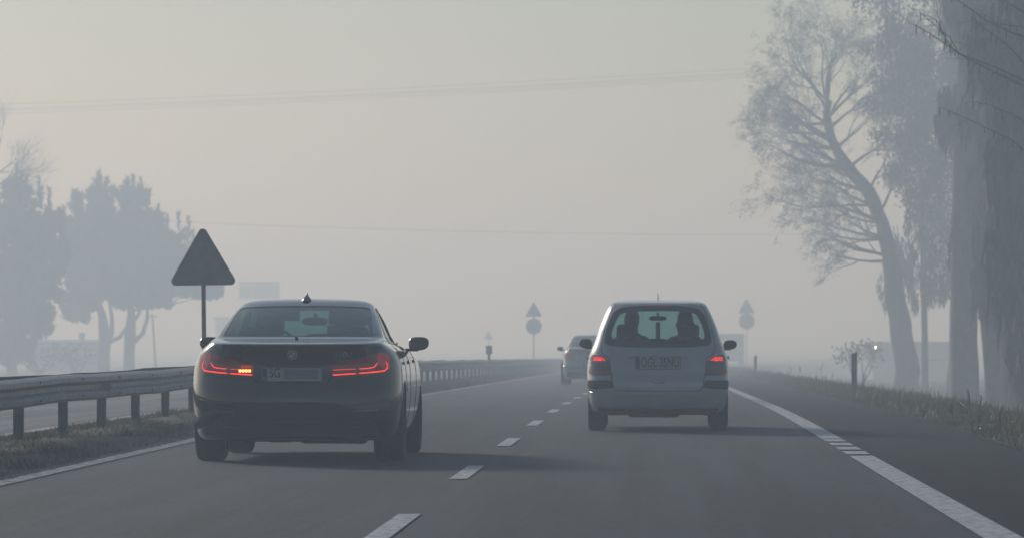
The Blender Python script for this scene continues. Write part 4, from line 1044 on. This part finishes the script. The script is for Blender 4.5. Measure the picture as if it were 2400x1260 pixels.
pine('broad pine with a curved side branch, right one of the pair behind the warning sign', 382, [(303, 900, 28), (303, 830, 26), (305, 780, 28), (308, 740, 20), (305, 690, 12)],
     [(312, 478, 30, 42, 0), (322, 545, 48, 55, .4), (375, 585, 50, 55, 0), (330, 620, 75, 60, -.5), (425, 625, 50, 50, 0), (300, 680, 60, 40, .4), (400, 665, 70, 36, 0), (455, 655, 45, 30, 0), (480, 680, 32, 22, .3), (345, 545, 35, 45, 0), (500, 688, 18, 12, .2), (462, 590, 16, 26, 0), (350, 700, 50, 26, 0)],
     [(298, 415, 450), (312, 412, 450), (330, 420, 450), (345, 470, 510), (370, 480, 520), (418, 498, 540), (442, 510, 560), (452, 540, 580), (392, 505, 540)], M_NEEDLE,
     [[(314, 800, 14), (335, 780, 11), (345, 745, 9), (346, 705, 6)], [(308, 760, 10), (325, 735, 8), (335, 700, 5)]], seed=22)
pine('pale green pine at the left edge of the picture in front of a bare tree', 345, [(28, 900, 26), (28, 800, 24), (30, 640, 20), (36, 500, 10)],
     [(38, 452, 24, 34, 0), (18, 520, 42, 50, 0), (62, 500, 28, 46, .5), (10, 600, 60, 70, 0), (80, 570, 40, 60, 0), (112, 545, 16, 50, .4), (50, 660, 65, 60, 0), (118, 600, 22, 50, 0), (15, 740, 60, 60, .4), (75, 735, 50, 40, 0), (138, 520, 8, 22, 0), (150, 600, 10, 40, .3), (20, 820, 50, 40, 0), (95, 770, 26, 22, .2)],
     [(39, 388, 430), (50, 405, 440), (62, 412, 460), (92, 412, 470), (96, 440, 490), (114, 440, 500), (118, 470, 520), (150, 485, 560), (146, 500, 560)], M_NEEDLE2, [], seed=23, dens=95, size=.50)
def bare(label, name, d, path, seeds, leaf=None, leafn=2, maxd=4, m_leaf=None, group=None, kids=(3, 4), up=.1, droop=0.0, starts=None, ln=(2.0, 3.5), wig=.22, spread=.5, cat='tree', trunk_n=12):
    r = random.Random(seeds); b = P(path[0][0], 0, d); g = ground_at(b.x, d); root = empty(name, Vector((b.x, d, g)), 0, label, cat, group); off = -root.location
    tb = TB(); lf = TB(); pts = [Vector((b.x, d, g - .2))] + [P(x, y, d + k * .1) for k, (x, y, w_) in enumerate(path[1:])]
    rads = [p_[2] / 2 * d / F for p_ in path]
    # smooth the path
    sp = []; sr = []
    for i in range(len(pts) - 1):
        for k in range(3): t = k / 3; sp.append(pts[i].lerp(pts[i + 1], t) + rv(r) * rads[i] * .12); sr.append((rads[i] * (1 - t) + rads[i + 1] * t) * r.uniform(.96, 1.05))
    sp.append(pts[-1]); sr.append(rads[-1])
    sr[0] *= 1.25
    tb.tube([q + off for q in sp], sr, trunk_n)
    for (x, y, dx, dz, length, w_) in (starts or []):
        p = P(x, y, d) + off; grow(tb, lf, r, p, Vector((dx, r.uniform(-.5, .5), dz)), length * (d / 225), w_ / 2 * d / F, 1, maxd, up, droop, leafn, spread, leaf, wig, kids)
    tb.build('trunk', M_BARK, root, smooth=True)
    if lf.v: lf.build('crown', m_leaf or M_LEAFB, root)
    return root
# bare tree peeking over the pale pine
bare('bare tree whose fine twigs show above the pale pine at the left edge', 'bare_tree', 355, [(-60, 900, 26), (-62, 700, 22), (-50, 560, 18), (-40, 480, 12), (-20, 420, 7)], 5, maxd=4, kids=(4, 5),
     starts=[(-45, 520, .8, .7, 2.6, 8), (-35, 470, 1, .5, 2.4, 8), (-30, 450, .9, .4, 2.0, 7), (-20, 420, .6, 1, 2.2, 7), (-25, 440, 1, .25, 2.2, 7), (-50, 560, 1, .2, 2.0, 7), (-20, 420, 1, .6, 1.6, 6)], up=.08, wig=.18, spread=.42)
# the leaning roadside tree
lean_path = [(2128, 910, 60), (2122, 840, 56), (2110, 760, 54), (2098, 690, 46), (2088, 600, 38), (2068, 520, 32), (2035, 450, 32), (1990, 395, 28), (1955, 340, 22), (1942, 300, 20), (1938, 262, 18), (1945, 235, 12)]
st = []
rr = random.Random(31)
for k in range(9): st.append((1942 + rr.uniform(-6, 8), 240 + rr.uniform(-10, 30), -1.0 + k * .24, .95 + rr.uniform(-.2, .2), rr.uniform(2.2, 3.3), 7))
for (x, y) in [(1940, 290), (1945, 320), (1960, 350), (1985, 390), (2010, 420), (2035, 450), (2050, 480), (2068, 520), (2080, 560), (2088, 600)]:
    for q in range(2): st.append((x, y, -1.0, rr.uniform(-.05, .45), rr.uniform(2.2, 3.4), 8))
for (x, y) in [(1945, 300), (1960, 345), (1990, 395), (2035, 450), (2060, 500)]: st.append((x, y, .8, rr.uniform(.4, 1.2), rr.uniform(1.8, 2.6), 8))
st += [(1985, 390, -1, .12, 3.0, 14), (2080, 560, -1, -.05, 3.0, 10), (2092, 610, -1, -.15, 2.8, 9), (1950, 330, -1, .35, 2.8, 12), (2070, 520, -.9, .15, 3.2, 12)]
bare('tall half-bare tree leaning left over the verge, its branches dark against the pale fog', 'leaning_tree', 262, lean_path, 33, leaf=leaf_small(.13), leafn=3, maxd=5, kids=(3, 4), starts=st, up=.05, droop=.16, wig=.2, spread=.46, m_leaf=M_LEAFB, trunk_n=16)
# trees of the roadside row: each its own crown of hanging twigs
def row_tree(label, name, d, path, lobes, seed, m, blade, dens, starts=(), maxd=3, group='tall trees along the right verge'):
    r = random.Random(seed); b = P(path[0][0], 0, d); g = ground_at(b.x, d); root = empty(name, Vector((b.x, d, g)), 0, label, 'tree', group); off = -root.location
    tb = TB(); lf = TB(); pts = [Vector((b.x, d, g - .3))] + [P(x, y, d) for x, y, w_ in path[1:]]; rads = [w_ / 2 * d / F for _, _, w_ in path]
    sp = []; sr = []
    for i in range(len(pts) - 1):
        for k in range(3): t = k / 3; sp.append(pts[i].lerp(pts[i + 1], t) + rv(r) * rads[i] * .05); sr.append((rads[i] * (1 - t) + rads[i + 1] * t) * r.uniform(.97, 1.04))
    sp.append(pts[-1]); sr.append(rads[-1]); sr[0] *= 1.15
    tb.tube([q + off for q in sp], sr, 14)
    lb = [(c + off, a, b_, e) for c, a, b_, e in PL(lobes, d)]
    for (c, rx, ry, rz_) in lb:
        k = r.randint(len(sp) // 2, len(sp) - 1); a = sp[k] + off; grow(tb, lf, r, a, (c - a), max(.4, min(1.6, (c - a).length * .8)), sr[k] * .35, 1, 3, .02, .1, 1, .5, None, .22, (3, 4))
    for (x, y, dx, dz, length, w_) in starts: grow(tb, lf, r, P(x, y, d) + off, Vector((dx, 0, dz)), length, w_ / 2 * d / F, 1, maxd + 1, .03, .2, 2, .5, blade, .2, (3, 4))
    tb.build('trunk', M_BARK, root, smooth=True); lobes_fill(lf, r, lb, dens, blade); lf.build('crown', m, root); return root
hang = leaf_hang(.55, .035); hang2 = leaf_hang(.8, .05); sm = leaf_small(.26)
row_tree('slim straight tree just right of the leaning tree', 'slim_tree', 275, [(2168, 910, 18), (2167, 800, 15), (2165, 650, 14), (2160, 450, 12), (2150, 250, 8), (2145, 100, 5)],
         [(2140, 200, 80, 120, 0), (2150, 370, 70, 100, 1), (2120, 90, 60, 80, 0), (2180, 500, 60, 90, 0), (2125, 620, 40, 90, 0), (2190, 640, 40, 80, .5), (2065, 230, 30, 40, 1), (2085, 660, 25, 50, 0)], 41, M_FOL, hang, 260)
row_tree('dense dark-crowned tree filling the upper right, its left side ragged against the sky', 'dense_tree', 252, [(2250, 930, 70), (2255, 800, 62), (2258, 600, 58), (2255, 400, 48), (2240, 200, 34), (2220, 60, 20), (2210, -40, 10)],
         [(2120, 60, 75, 90, 0), (2065, 20, 45, 40, 0), (2150, 180, 100, 100, 1), (2110, 300, 60, 80, 0), (2250, 120, 110, 130, -1), (2230, 320, 110, 130, 0), (2330, 230, 100, 160, 0), (2240, 500, 80, 120, 1), (2150, 420, 70, 90, 0), (2130, -60, 90, 70, 0), (2250, -80, 120, 90, 0), (2035, 120, 28, 22, 0), (2060, 190, 24, 30, 0), (2010, -10, 30, 22, 0), (2200, 630, 60, 80, 0), (2040, 250, 22, 20, 0)], 42, M_FOL, sm, 200)
row_tree('thick straight trunk with hanging twigs, third of the roadside row from the right edge', 'straight_tree', 180, [(2262, 960, 72), (2259, 800, 64), (2258, 600, 60), (2260, 400, 54), (2266, 200, 46), (2272, -50, 34), (2285, -300, 14)],
         [(2280, -120, 190, 140, 0), (2330, 60, 110, 110, 0), (2300, 280, 100, 130, 1), (2350, 420, 90, 150, 0), (2290, 560, 70, 110, 0)], 43, M_FOL, hang2, 300)
row_tree('slender leaning trunk squeezed between the thick straight trunk and the dim leaning one', 'slender_tree', 166, [(2340, 985, 60), (2330, 860, 52), (2318, 700, 48), (2308, 500, 40), (2300, 250, 24), (2296, 0, 18), (2292, -150, 8)],
         [(2300, -60, 90, 110, 0), (2310, 160, 60, 120, 0), (2312, 420, 50, 110, 0), (2320, 620, 34, 90, 0)], 46, M_FOL, hang2, 260)
row_tree('leaning trunk in the dim roadside row, second from the right edge', 'dim_tree', 150, [(2385, 990, 60), (2372, 860, 50), (2350, 700, 50), (2335, 500, 46), (2322, 300, 40), (2310, 0, 34), (2300, -350, 14)],
         [(2330, -200, 220, 160, 0), (2370, 50, 120, 150, 0), (2380, 300, 110, 170, 0), (2370, 560, 90, 150, 0), (2330, 660, 50, 90, .5)], 44, M_FOL, hang2, 300)
row_tree('darkest broad tree at the right edge of the picture', 'broad_tree', 120, [(2450, 1040, 110), (2440, 900, 100), (2432, 700, 92), (2425, 400, 84), (2420, 100, 70), (2410, -300, 40), (2400, -600, 14)],
         [(2430, -300, 300, 240, 0), (2430, 60, 130, 220, 0), (2440, 350, 120, 220, 0), (2430, 640, 100, 180, 0), (2440, 820, 70, 110, 0)], 45, M_FOL, hang2, 300)
# tree outside the frame whose long branches with catkins reach in at the top right
def catkin_tree():
    d = 98; r = random.Random(50); b = P(2560, 0, d); g = ground_at(b.x, d); root = empty('catkin_tree', Vector((b.x, d, g)), 0, 'thin overhanging branches with dangling catkins reaching in at the top right corner', 'tree'); off = -root.location
    tb = TB(); tr = [Vector((b.x, d, g - .3)), P(2570, 700, d), P(2560, 400, d), P(2540, 100, d), P(2540, -250, d)]; tb.tube([q + off for q in tr], [.22, .18, .15, .11, .05], 12)
    brs = [[(2550, 330, 16), (2470, 245, 10), (2400, 200, 6), (2330, 168, 5), (2270, 140, 4), (2215, 100, 3), (2145, 58, 2)],
           [(2550, 320, 12), (2400, 188, 5), (2340, 160, 4), (2245, 125, 3.6), (2220, 95, 3), (2205, 60, 2.4), (2195, 45, 1.8)],
           [(2245, 125, 3), (2225, 85, 2.5), (2190, 60, 2), (2150, 20, 1.5)],
           [(2550, 200, 12), (2440, 100, 7), (2370, 78, 5), (2310, 45, 4), (2245, 0, 3), (2200, -40, 2)],
           [(2550, 330, 12), (2440, 190, 6), (2400, 145, 4), (2360, 105, 3.4), (2310, 70, 2.6), (2275, 40, 1.8)],
           [(2550, 150, 12), (2460, 60, 6), (2400, 30, 4.5), (2350, -5, 3), (2300, -60, 2)],
           [(2550, 420, 10), (2460, 330, 6), (2380, 270, 3.5), (2320, 245, 2.4), (2280, 240, 1.6)],
           [(2550, 260, 10), (2450, 100, 6), (2400, 62, 3.5), (2340, 56, 2.4), (2300, 30, 1.6)],
           [(2550, 480, 10), (2460, 400, 6), (2370, 330, 3), (2290, 290, 2), (2200, 250, 1.4)]]
    for k, br in enumerate(brs):
        pts = [P(x + r.uniform(-2, 2), y + r.uniform(-2, 2), d - 2 + k * .3) + off for x, y, w_ in br]; sp = []; sr = []
        for i in range(len(pts) - 1):
            for q in range(4): sp.append(pts[i].lerp(pts[i + 1], q / 4) + rv(r) * .006); sr.append((br[i][2] * (1 - q / 4) + br[i + 1][2] * q / 4) * .5 * d / F)
        sp.append(pts[-1]); sr.append(.004); tb.tube(sp, sr, 6)
        for i in range(2, len(sp)):
            if sr[i] > .03 * 1.2: continue
            if r.random() < .45:
                n = (rv(r) + Vector((-.8, 0, .3))).normalized(); e = sp[i] + n * r.uniform(.2, .6); tb.tube([sp[i], sp[i].lerp(e, .5) + rv(r) * .03, e], [.006, .005, .003], 4)
            if r.random() < .55:
                p = sp[i] + rv(r) * .02; h = r.choice((.05, .07, .13, .18)); ct = TB(); ct.tube([Vector((0, 0, .01)), Vector((.003, 0, -.02)), Vector((0, 0, -.03 - h * .5)), Vector((.006, 0, -.03 - h))], [.002, .011, .013, .004], 6)
                ck = ct.build('catkin', M_TWIG, root, smooth=True); ck.location = p
    tb.build('branches', M_TWIG, root, smooth=True)
catkin_tree()

# ---------------------------------------------------------------- far field: bush, barn, sheds, pole
def bush(label, px, py, d, rx, ry, n, seed, m=M_FOL):
    r = random.Random(seed); b = P(px, 0, d); g = ground_at(b.x, d); root = empty('bush', Vector((b.x, d, g)), 0, label, 'bush'); s = d / F; off = -root.location
    tb = TB(); lf = TB(); c = P(px, py, d) + off
    for k in range(9):
        a = Vector((r.uniform(-.3, .3), r.uniform(-.3, .3), 0)); e = c + Vector((r.uniform(-1, 1) * rx * s * .8, r.uniform(-1, 1) * rx * s * .5, r.uniform(-.3, .9) * ry * s)); tb.tube([a, a.lerp(e, .5) + rv(r) * .2, e], [.07, .05, .02], 5)
    tb.build('stems', M_TWIG, root)
    lobes_fill(lf, r, [(c + Vector((q * rx * s * .55, 0, r.uniform(-.2, .25) * ry * s)), rx * s * .5, rx * s * .45, ry * s * r.uniform(.6, .85)) for q in (-1, -.35, .3, .95)], n, leaf_small(.30)); lf.build('crown', m, root)
bush('faint wide-topped bush on the field left of the leaning tree trunk', 2015, 826, 285, 58, 30, 26, 60)
bush('low dark bush in the haze under the left-edge pine', 95, 835, 360, 80, 34, 40, 61, M_NEEDLE)
bush('pale bush between the pine trunks and the low shed', 175, 835, 370, 46, 26, 26, 62, M_NEEDLE)
def house(label, px0, px1, ytop, yridge, d, depth, m, roofm, glint=None, name='farmhouse', windows=3, cat='house'):
    x0 = P(px0, 0, d).x; x1 = P(px1, 0, d).x; xc = (x0 + x1) / 2; g = ground_at(xc, d); zt = P(0, ytop, d).z - g; zrd = P(0, yridge, d).z - g; W = x1 - x0
    root = empty(name, Vector((xc, d, g)), 0.0, label, cat); bm = bmesh.new(); box(bm, (0, depth / 2, zt / 2 - .2), (W, depth, zt + .4)); bmo('wall', bm, m, root)
    o = .35; vs = [(-W / 2 - o, -o, zt - .05), (W / 2 + o, -o, zt - .05), (W / 2 + o, depth + o, zt - .05), (-W / 2 - o, depth + o, zt - .05), (-W / 2 - o, depth / 2, zrd), (W / 2 + o, depth / 2, zrd)]
    vs += [(a, b, c - .15) for a, b, c in vs]; fs = [(0, 1, 5, 4), (2, 3, 4, 5), (0, 4, 3), (1, 2, 5), (6, 10, 11, 7), (8, 11, 10, 9), (0, 6, 7, 1), (2, 8, 9, 3), (1, 7, 8, 2), (3, 9, 6, 0)]
    rf = mk('roof', vs, fs, roofm, root)
    if yridge < ytop - 3: bm = bmesh.new(); box(bm, (W * .2, depth / 2, zrd + .2), (.5, .5, .8)); bmo('chimney', bm, m, rf)
    for k in range(windows):
        bm = bmesh.new(); xx = -W / 2 + W * (k + .5) / windows; box(bm, (xx, -.03, zt * .55), (.9, .08, 1.1), .02); wn = bmo('window', bm, mat('window_frame', (.5, .5, .5), .5), root)
        bm = bmesh.new(); box(bm, (xx, -.075, zt * .55), (.76, .02, .96)); bmo('pane', bm, mat('dark_pane', (.03, .035, .04), .1), wn)
    if glint:
        p = P(glint[0], glint[1], d - 1.2) - root.location; bm = bmesh.new(); bmesh.ops.create_uvsphere(bm, u_segments=14, v_segments=10, radius=.11, matrix=Matrix.Translation(p)); box(bm, p + Vector((0, .6, 0)), (.05, 1.2, .05)); bmo('glint', bm, mat('lamp_or_glint', (1, .95, .85), .3, emit=(1, .93, .80), estr=14), root, smooth=True)  # emissive ball on an arm stands in for a reflected sun glint
    return root
M_WALLP = mat('plaster', (.55, .48, .44), .9, noise=.1, scale=2); M_ROOFT = mat('roof_tiles', (.14, .09, .075), .8, noise=.2, scale=6)
house('dim low farmhouse with a sun glint made as a glowing ball behind the leaning tree', 2045, 2235, 838, 800, 420, 8, M_WALLP, M_ROOFT, glint=(2052, 813), windows=0)
house('blurred flat-roofed building in the fog left of the dark saloon', 505, 600, 745, 741, 620, 10, M_WALLP, mat('flat_roof', (.2, .2, .2), .8), name='flat_building', windows=0, cat='building')
house('ghostly long shed beyond the pine trunks', 60, 235, 800, 795, 420, 8, M_WALLP, mat('flat_roof', (.2, .2, .2), .8), name='shed', windows=0, cat='shed')
def board():
    d = 640; b = P(608, 0, d); g = ground_at(b.x, d); root = empty('billboard', Vector((b.x, d, g)), 0, 'faint blank billboard on two posts high in the fog above the dark saloon', 'billboard')
    z0 = P(0, 700, d).z - g; z1 = P(0, 660, d).z - g; bm = bmesh.new(); box(bm, (0, 0, (z0 + z1) / 2), (95 / F * d, .15, z1 - z0), .02); bmo('panel', bm, mat('billboard_grey', (.64, .64, .66), .6), root)
    for x in (-1.0, 1.0): bm = bmesh.new(); box(bm, (x, .15, z1 / 2), (.14, .14, z1)); bmo('post', bm, M_GALVD, root)
board()
def pole(px, d, ytop, label, name='utility_pole', lean=0):
    b = P(px, 0, d); g = ground_at(b.x, d); h = P(0, ytop, d).z - g; root = empty(name, Vector((b.x, d, g)), 0, label, 'pole'); tb = TB(); tb.tube([(0, 0, -.2), (lean, 0, h)], [.13, .09], 8, cap=True); tb.build('shaft', M_BARK, root)
    bm = bmesh.new(); box(bm, (lean, 0, h - .2), (1.0, .1, .1), .01); bmo('crossarm', bm, M_BARK, root); return root
pole(366, 430, 735, 'thin leaning pole in the fog between the pine pair and the sign pole', lean=-.35)
# overhead cables
def cable(pts, rad, label, group):
    a = P(*pts[0]); b = P(*pts[1]); c = Vector(a); n = 40; sag = pts[2]; root = None; tb = TB(); L = []
    for k in range(n + 1): t = k / n; q = a.lerp(b, t); q.z -= sag * 4 * t * (1 - t); L.append(q - a)
    tb.tube(L, rad, 5); o = tb.build('overhead_cable', M_TWIG); o.location = a; tag(o, label, 'cable', group); return o
for k, dy in enumerate((0, 9, 13, 19)):
    cable([(-900, 268 + dy * 1.2, 330 + k * .6), (2900, 78 + dy, 330 + k * .6), .9], .009, 'one of four close overhead cables crossing the upper sky', 'upper overhead cables')
cable([(100, 505, 430), (2300, 545, 430), .75], .016, 'single faint lower cable sagging across the fog above the cars', None)

# ---------------------------------------------------------------- grass
def grass(name, o0, o1, d0, d1, n, hmin, hmax, m, seed, label, lean=.35, power=1.0, wmul=1.0, clump=None, cat='grass'):
    rs = np.random.RandomState(seed); u = rs.rand(n); ds = d0 * (d1 / d0) ** (u ** power); os_ = o0 + (o1 - o0) * rs.rand(n)
    vs = np.zeros((n, 3, 3)); rr = random.Random(seed)
    hs = hmin + (hmax - hmin) * rs.rand(n) ** 2.2; ang = rs.rand(n) * 2 * PI; cl = .55 + .75 * np.abs(np.sin(ds * .9 + os_ * 3.1) * np.sin(ds * .37 + 1.3 * os_))
    hs = hs * cl
    for i in range(n):
        p = R(ds[i], os_[i], gz(os_[i]) - .01); wd = (.004 + .00009 * ds[i]) * wmul; dx = math.cos(ang[i]); dy = math.sin(ang[i]); h = hs[i]
        vs[i, 0] = (p.x - dx * wd, p.y - dy * wd, p.z); vs[i, 1] = (p.x + dx * wd, p.y + dy * wd, p.z); vs[i, 2] = (p.x + rs.normal() * lean * h, p.y + rs.normal() * lean * h, p.z + h)
    me = bpy.data.meshes.new(name); me.vertices.add(n * 3); me.vertices.foreach_set('co', vs.ravel()); me.loops.add(n * 3); me.loops.foreach_set('vertex_index', np.arange(n * 3)); me.polygons.add(n); me.polygons.foreach_set('loop_start', np.arange(0, n * 3, 3)); me.polygons.foreach_set('loop_total', np.full(n, 3)); me.update(calc_edges=True)
    me.materials.append(m); o = bpy.data.objects.new(name, me); COL.objects.link(o); tag(o, label, cat, kind='stuff'); return o
grass('verge_grass', 5.12, 7.6, 36, 330, 60000, .04, .17, M_GRASS, 1, 'green dewy grass along the right edge of the road')
grass('tall_verge_grass', 5.5, 7.4, 70, 330, 7000, .08, .30, M_GRASS, 5, 'ragged taller grass on the right verge', lean=.22)
grass('field_grass', 7.6, 26, 60, 400, 16000, .06, .25, M_GRASSD, 2, 'dull field grass below the right verge', wmul=2)
grass('median_grass', -5.62, -3.60, 33, 260, 70000, .02, .09, M_GRASSD, 3, 'brown flattened grass on the median under the crash barrier', lean=.6)
# tall seed-head weeds on the verge
wr_ = random.Random(77)
def weed(px, d, h, label, kind=0):
    x = (px - 1200) / F * d; g = ground_at(x, d); root = empty('weed', Vector((x, d, g)), wr_.uniform(0, 6), label, 'weed', 'dry weeds standing on the right verge'); tb = TB(); lf = tb
    def stalk(p, dv, ln, r0, dep):
        pts = [p]; q = p.copy()
        for i in range(5): dv = (dv + rv(wr_) * .13 + Vector((0, 0, .1))).normalized(); q = q + dv * ln / 5; pts.append(q.copy())
        tb.tube(pts, [r0 * (1 - .13 * i) for i in range(6)], 4)
        if dep < 2:
            for _ in range(wr_.randint(2, 4) if kind == 0 else 2): i = wr_.randint(1, 4); stalk(pts[i], (Vector((wr_.uniform(-1.3, 1.3), wr_.uniform(-.5, .5), 1))), ln * wr_.uniform(.25, .45), r0 * .6, dep + 1)
        if kind == 0:
            for i in range(2, 6):
                for _ in range(2): o = pts[i] + rv(wr_) * .012; a = rv(wr_) * .006; b = rv(wr_) * .006; lf.quad(o - a, o - b, o + a, o + b)
    stalk(Vector((0, 0, -.02)), Vector((wr_.uniform(-.1, .1), 0, 1)), h, .0065, 0); tb.build('stalk', M_WEED, root)
weed(2230, 60, .42, 'thin upright weed with seed heads, leftmost of the near verge weeds'); weed(2258, 57, .36, 'short upright weed just right of the thin one on the near verge')
weed(2283, 55, .48, 'bushiest branching weed on the near verge'); weed(2294, 56.5, .42, 'narrow weed against the bushiest weed on its right'); weed(2346, 51, .34, 'stocky seed-head weed near the right edge of the picture')
weed(2364, 49, .36, 'bare forked twig sprouting at the far right of the verge', 1); weed(2165, 66, .22, 'small low weed in the grass right of the dark delineator post')
weed(1912, 140, .55, 'hazy tall weed left of the dark delineator post'); weed(1925, 138, .58, 'hazy bushy weed nearest left of the dark delineator post'); weed(1948, 135, .42, 'hazy short weed beside the dark delineator post'); weed(2022, 104, .38, 'blurred weed just right of the dark delineator post')
weed(1850, 165, .5, 'faint weed cluster on the far verge', 0); weed(1872, 160, .45, 'faint leaning weed on the far verge right of the weed cluster', 0)
# dew: small leaves that catch the low sun
def dew():
    r = random.Random(9); tb = TB()
    for _ in range(350):
        d = 40 * (2.6 ** r.random()); o = r.uniform(5.3, 6.6); p = R(d, o, gz(o) + r.uniform(.03, .16)); 
        a = .0035; q = [p + Vector((a, 0, 0)), p + Vector((0, a, 0)), p + Vector((-a, 0, 0)), p + Vector((0, -a, 0)), p + Vector((0, 0, a)), p + Vector((0, 0, -a))]; k = len(tb.v); tb.v += q
        for i in range(4): tb.f += [(k + i, k + (i + 1) % 4, k + 4), (k + (i + 1) % 4, k + i, k + 5)]
    o = tb.build('dew_drops', mat('water_drop', (.9, .9, .9), .02, 1.0), smooth=True); tag(o, 'tiny glinting dew drops on the verge grass', 'dew', kind='stuff')
dew()

def grit():      # loose stones and soil crumbs where the asphalt meets the grass
    r = random.Random(4); tb = TB()
    for _ in range(2600):
        d = 26 * (4.5 ** r.random()); o = 5.02 + abs(r.gauss(0, .14)) if r.random() < .6 else -3.47 - abs(r.gauss(0, .07)); p = R(d, o, .012 + max(0, gz(o))); a = r.uniform(.006, .018)
        k = len(tb.v); tb.v += [p + Vector((a * r.uniform(.7, 1.3), 0, 0)), p + Vector((0, a * r.uniform(.7, 1.3), 0)), p + Vector((-a, 0, 0)), p + Vector((0, -a, 0)), p + Vector((0, 0, a * .7))]
        for i in range(4): tb.f.append((k + i, k + (i + 1) % 4, k + 4))
    o = tb.build('gravel', mat('grit', (.10, .088, .07), .9, noise=.4, scale=3)); tag(o, 'loose grit and crumbs along the asphalt edges', 'gravel', kind='stuff')
grit()

# ---------------------------------------------------------------- haze
bm = bmesh.new(); box(bm, (40, 900, 10), (1400, 2060, 27)); 
hz = bpy.data.materials.new('haze_volume'); hz.use_nodes = True; n = hz.node_tree.nodes; n.remove(n['Principled BSDF'])
pv = n.new('ShaderNodeVolumePrincipled'); pv.inputs['Color'].default_value = (0.69, 0.83, 1.0, 1); pv.inputs['Density'].default_value = 0.0038; pv.inputs['Anisotropy'].default_value = 0.40
pv.inputs['Absorption Color'].default_value = (1, 1, 1, 1)
hz.node_tree.links.new(pv.outputs[0], n['Material Output'].inputs['Volume'])
ho = bmo('haze', bm, hz); ho['kind'] = 'stuff'; ho['label'] = 'pale morning fog over the whole road'; ho['category'] = 'haze'
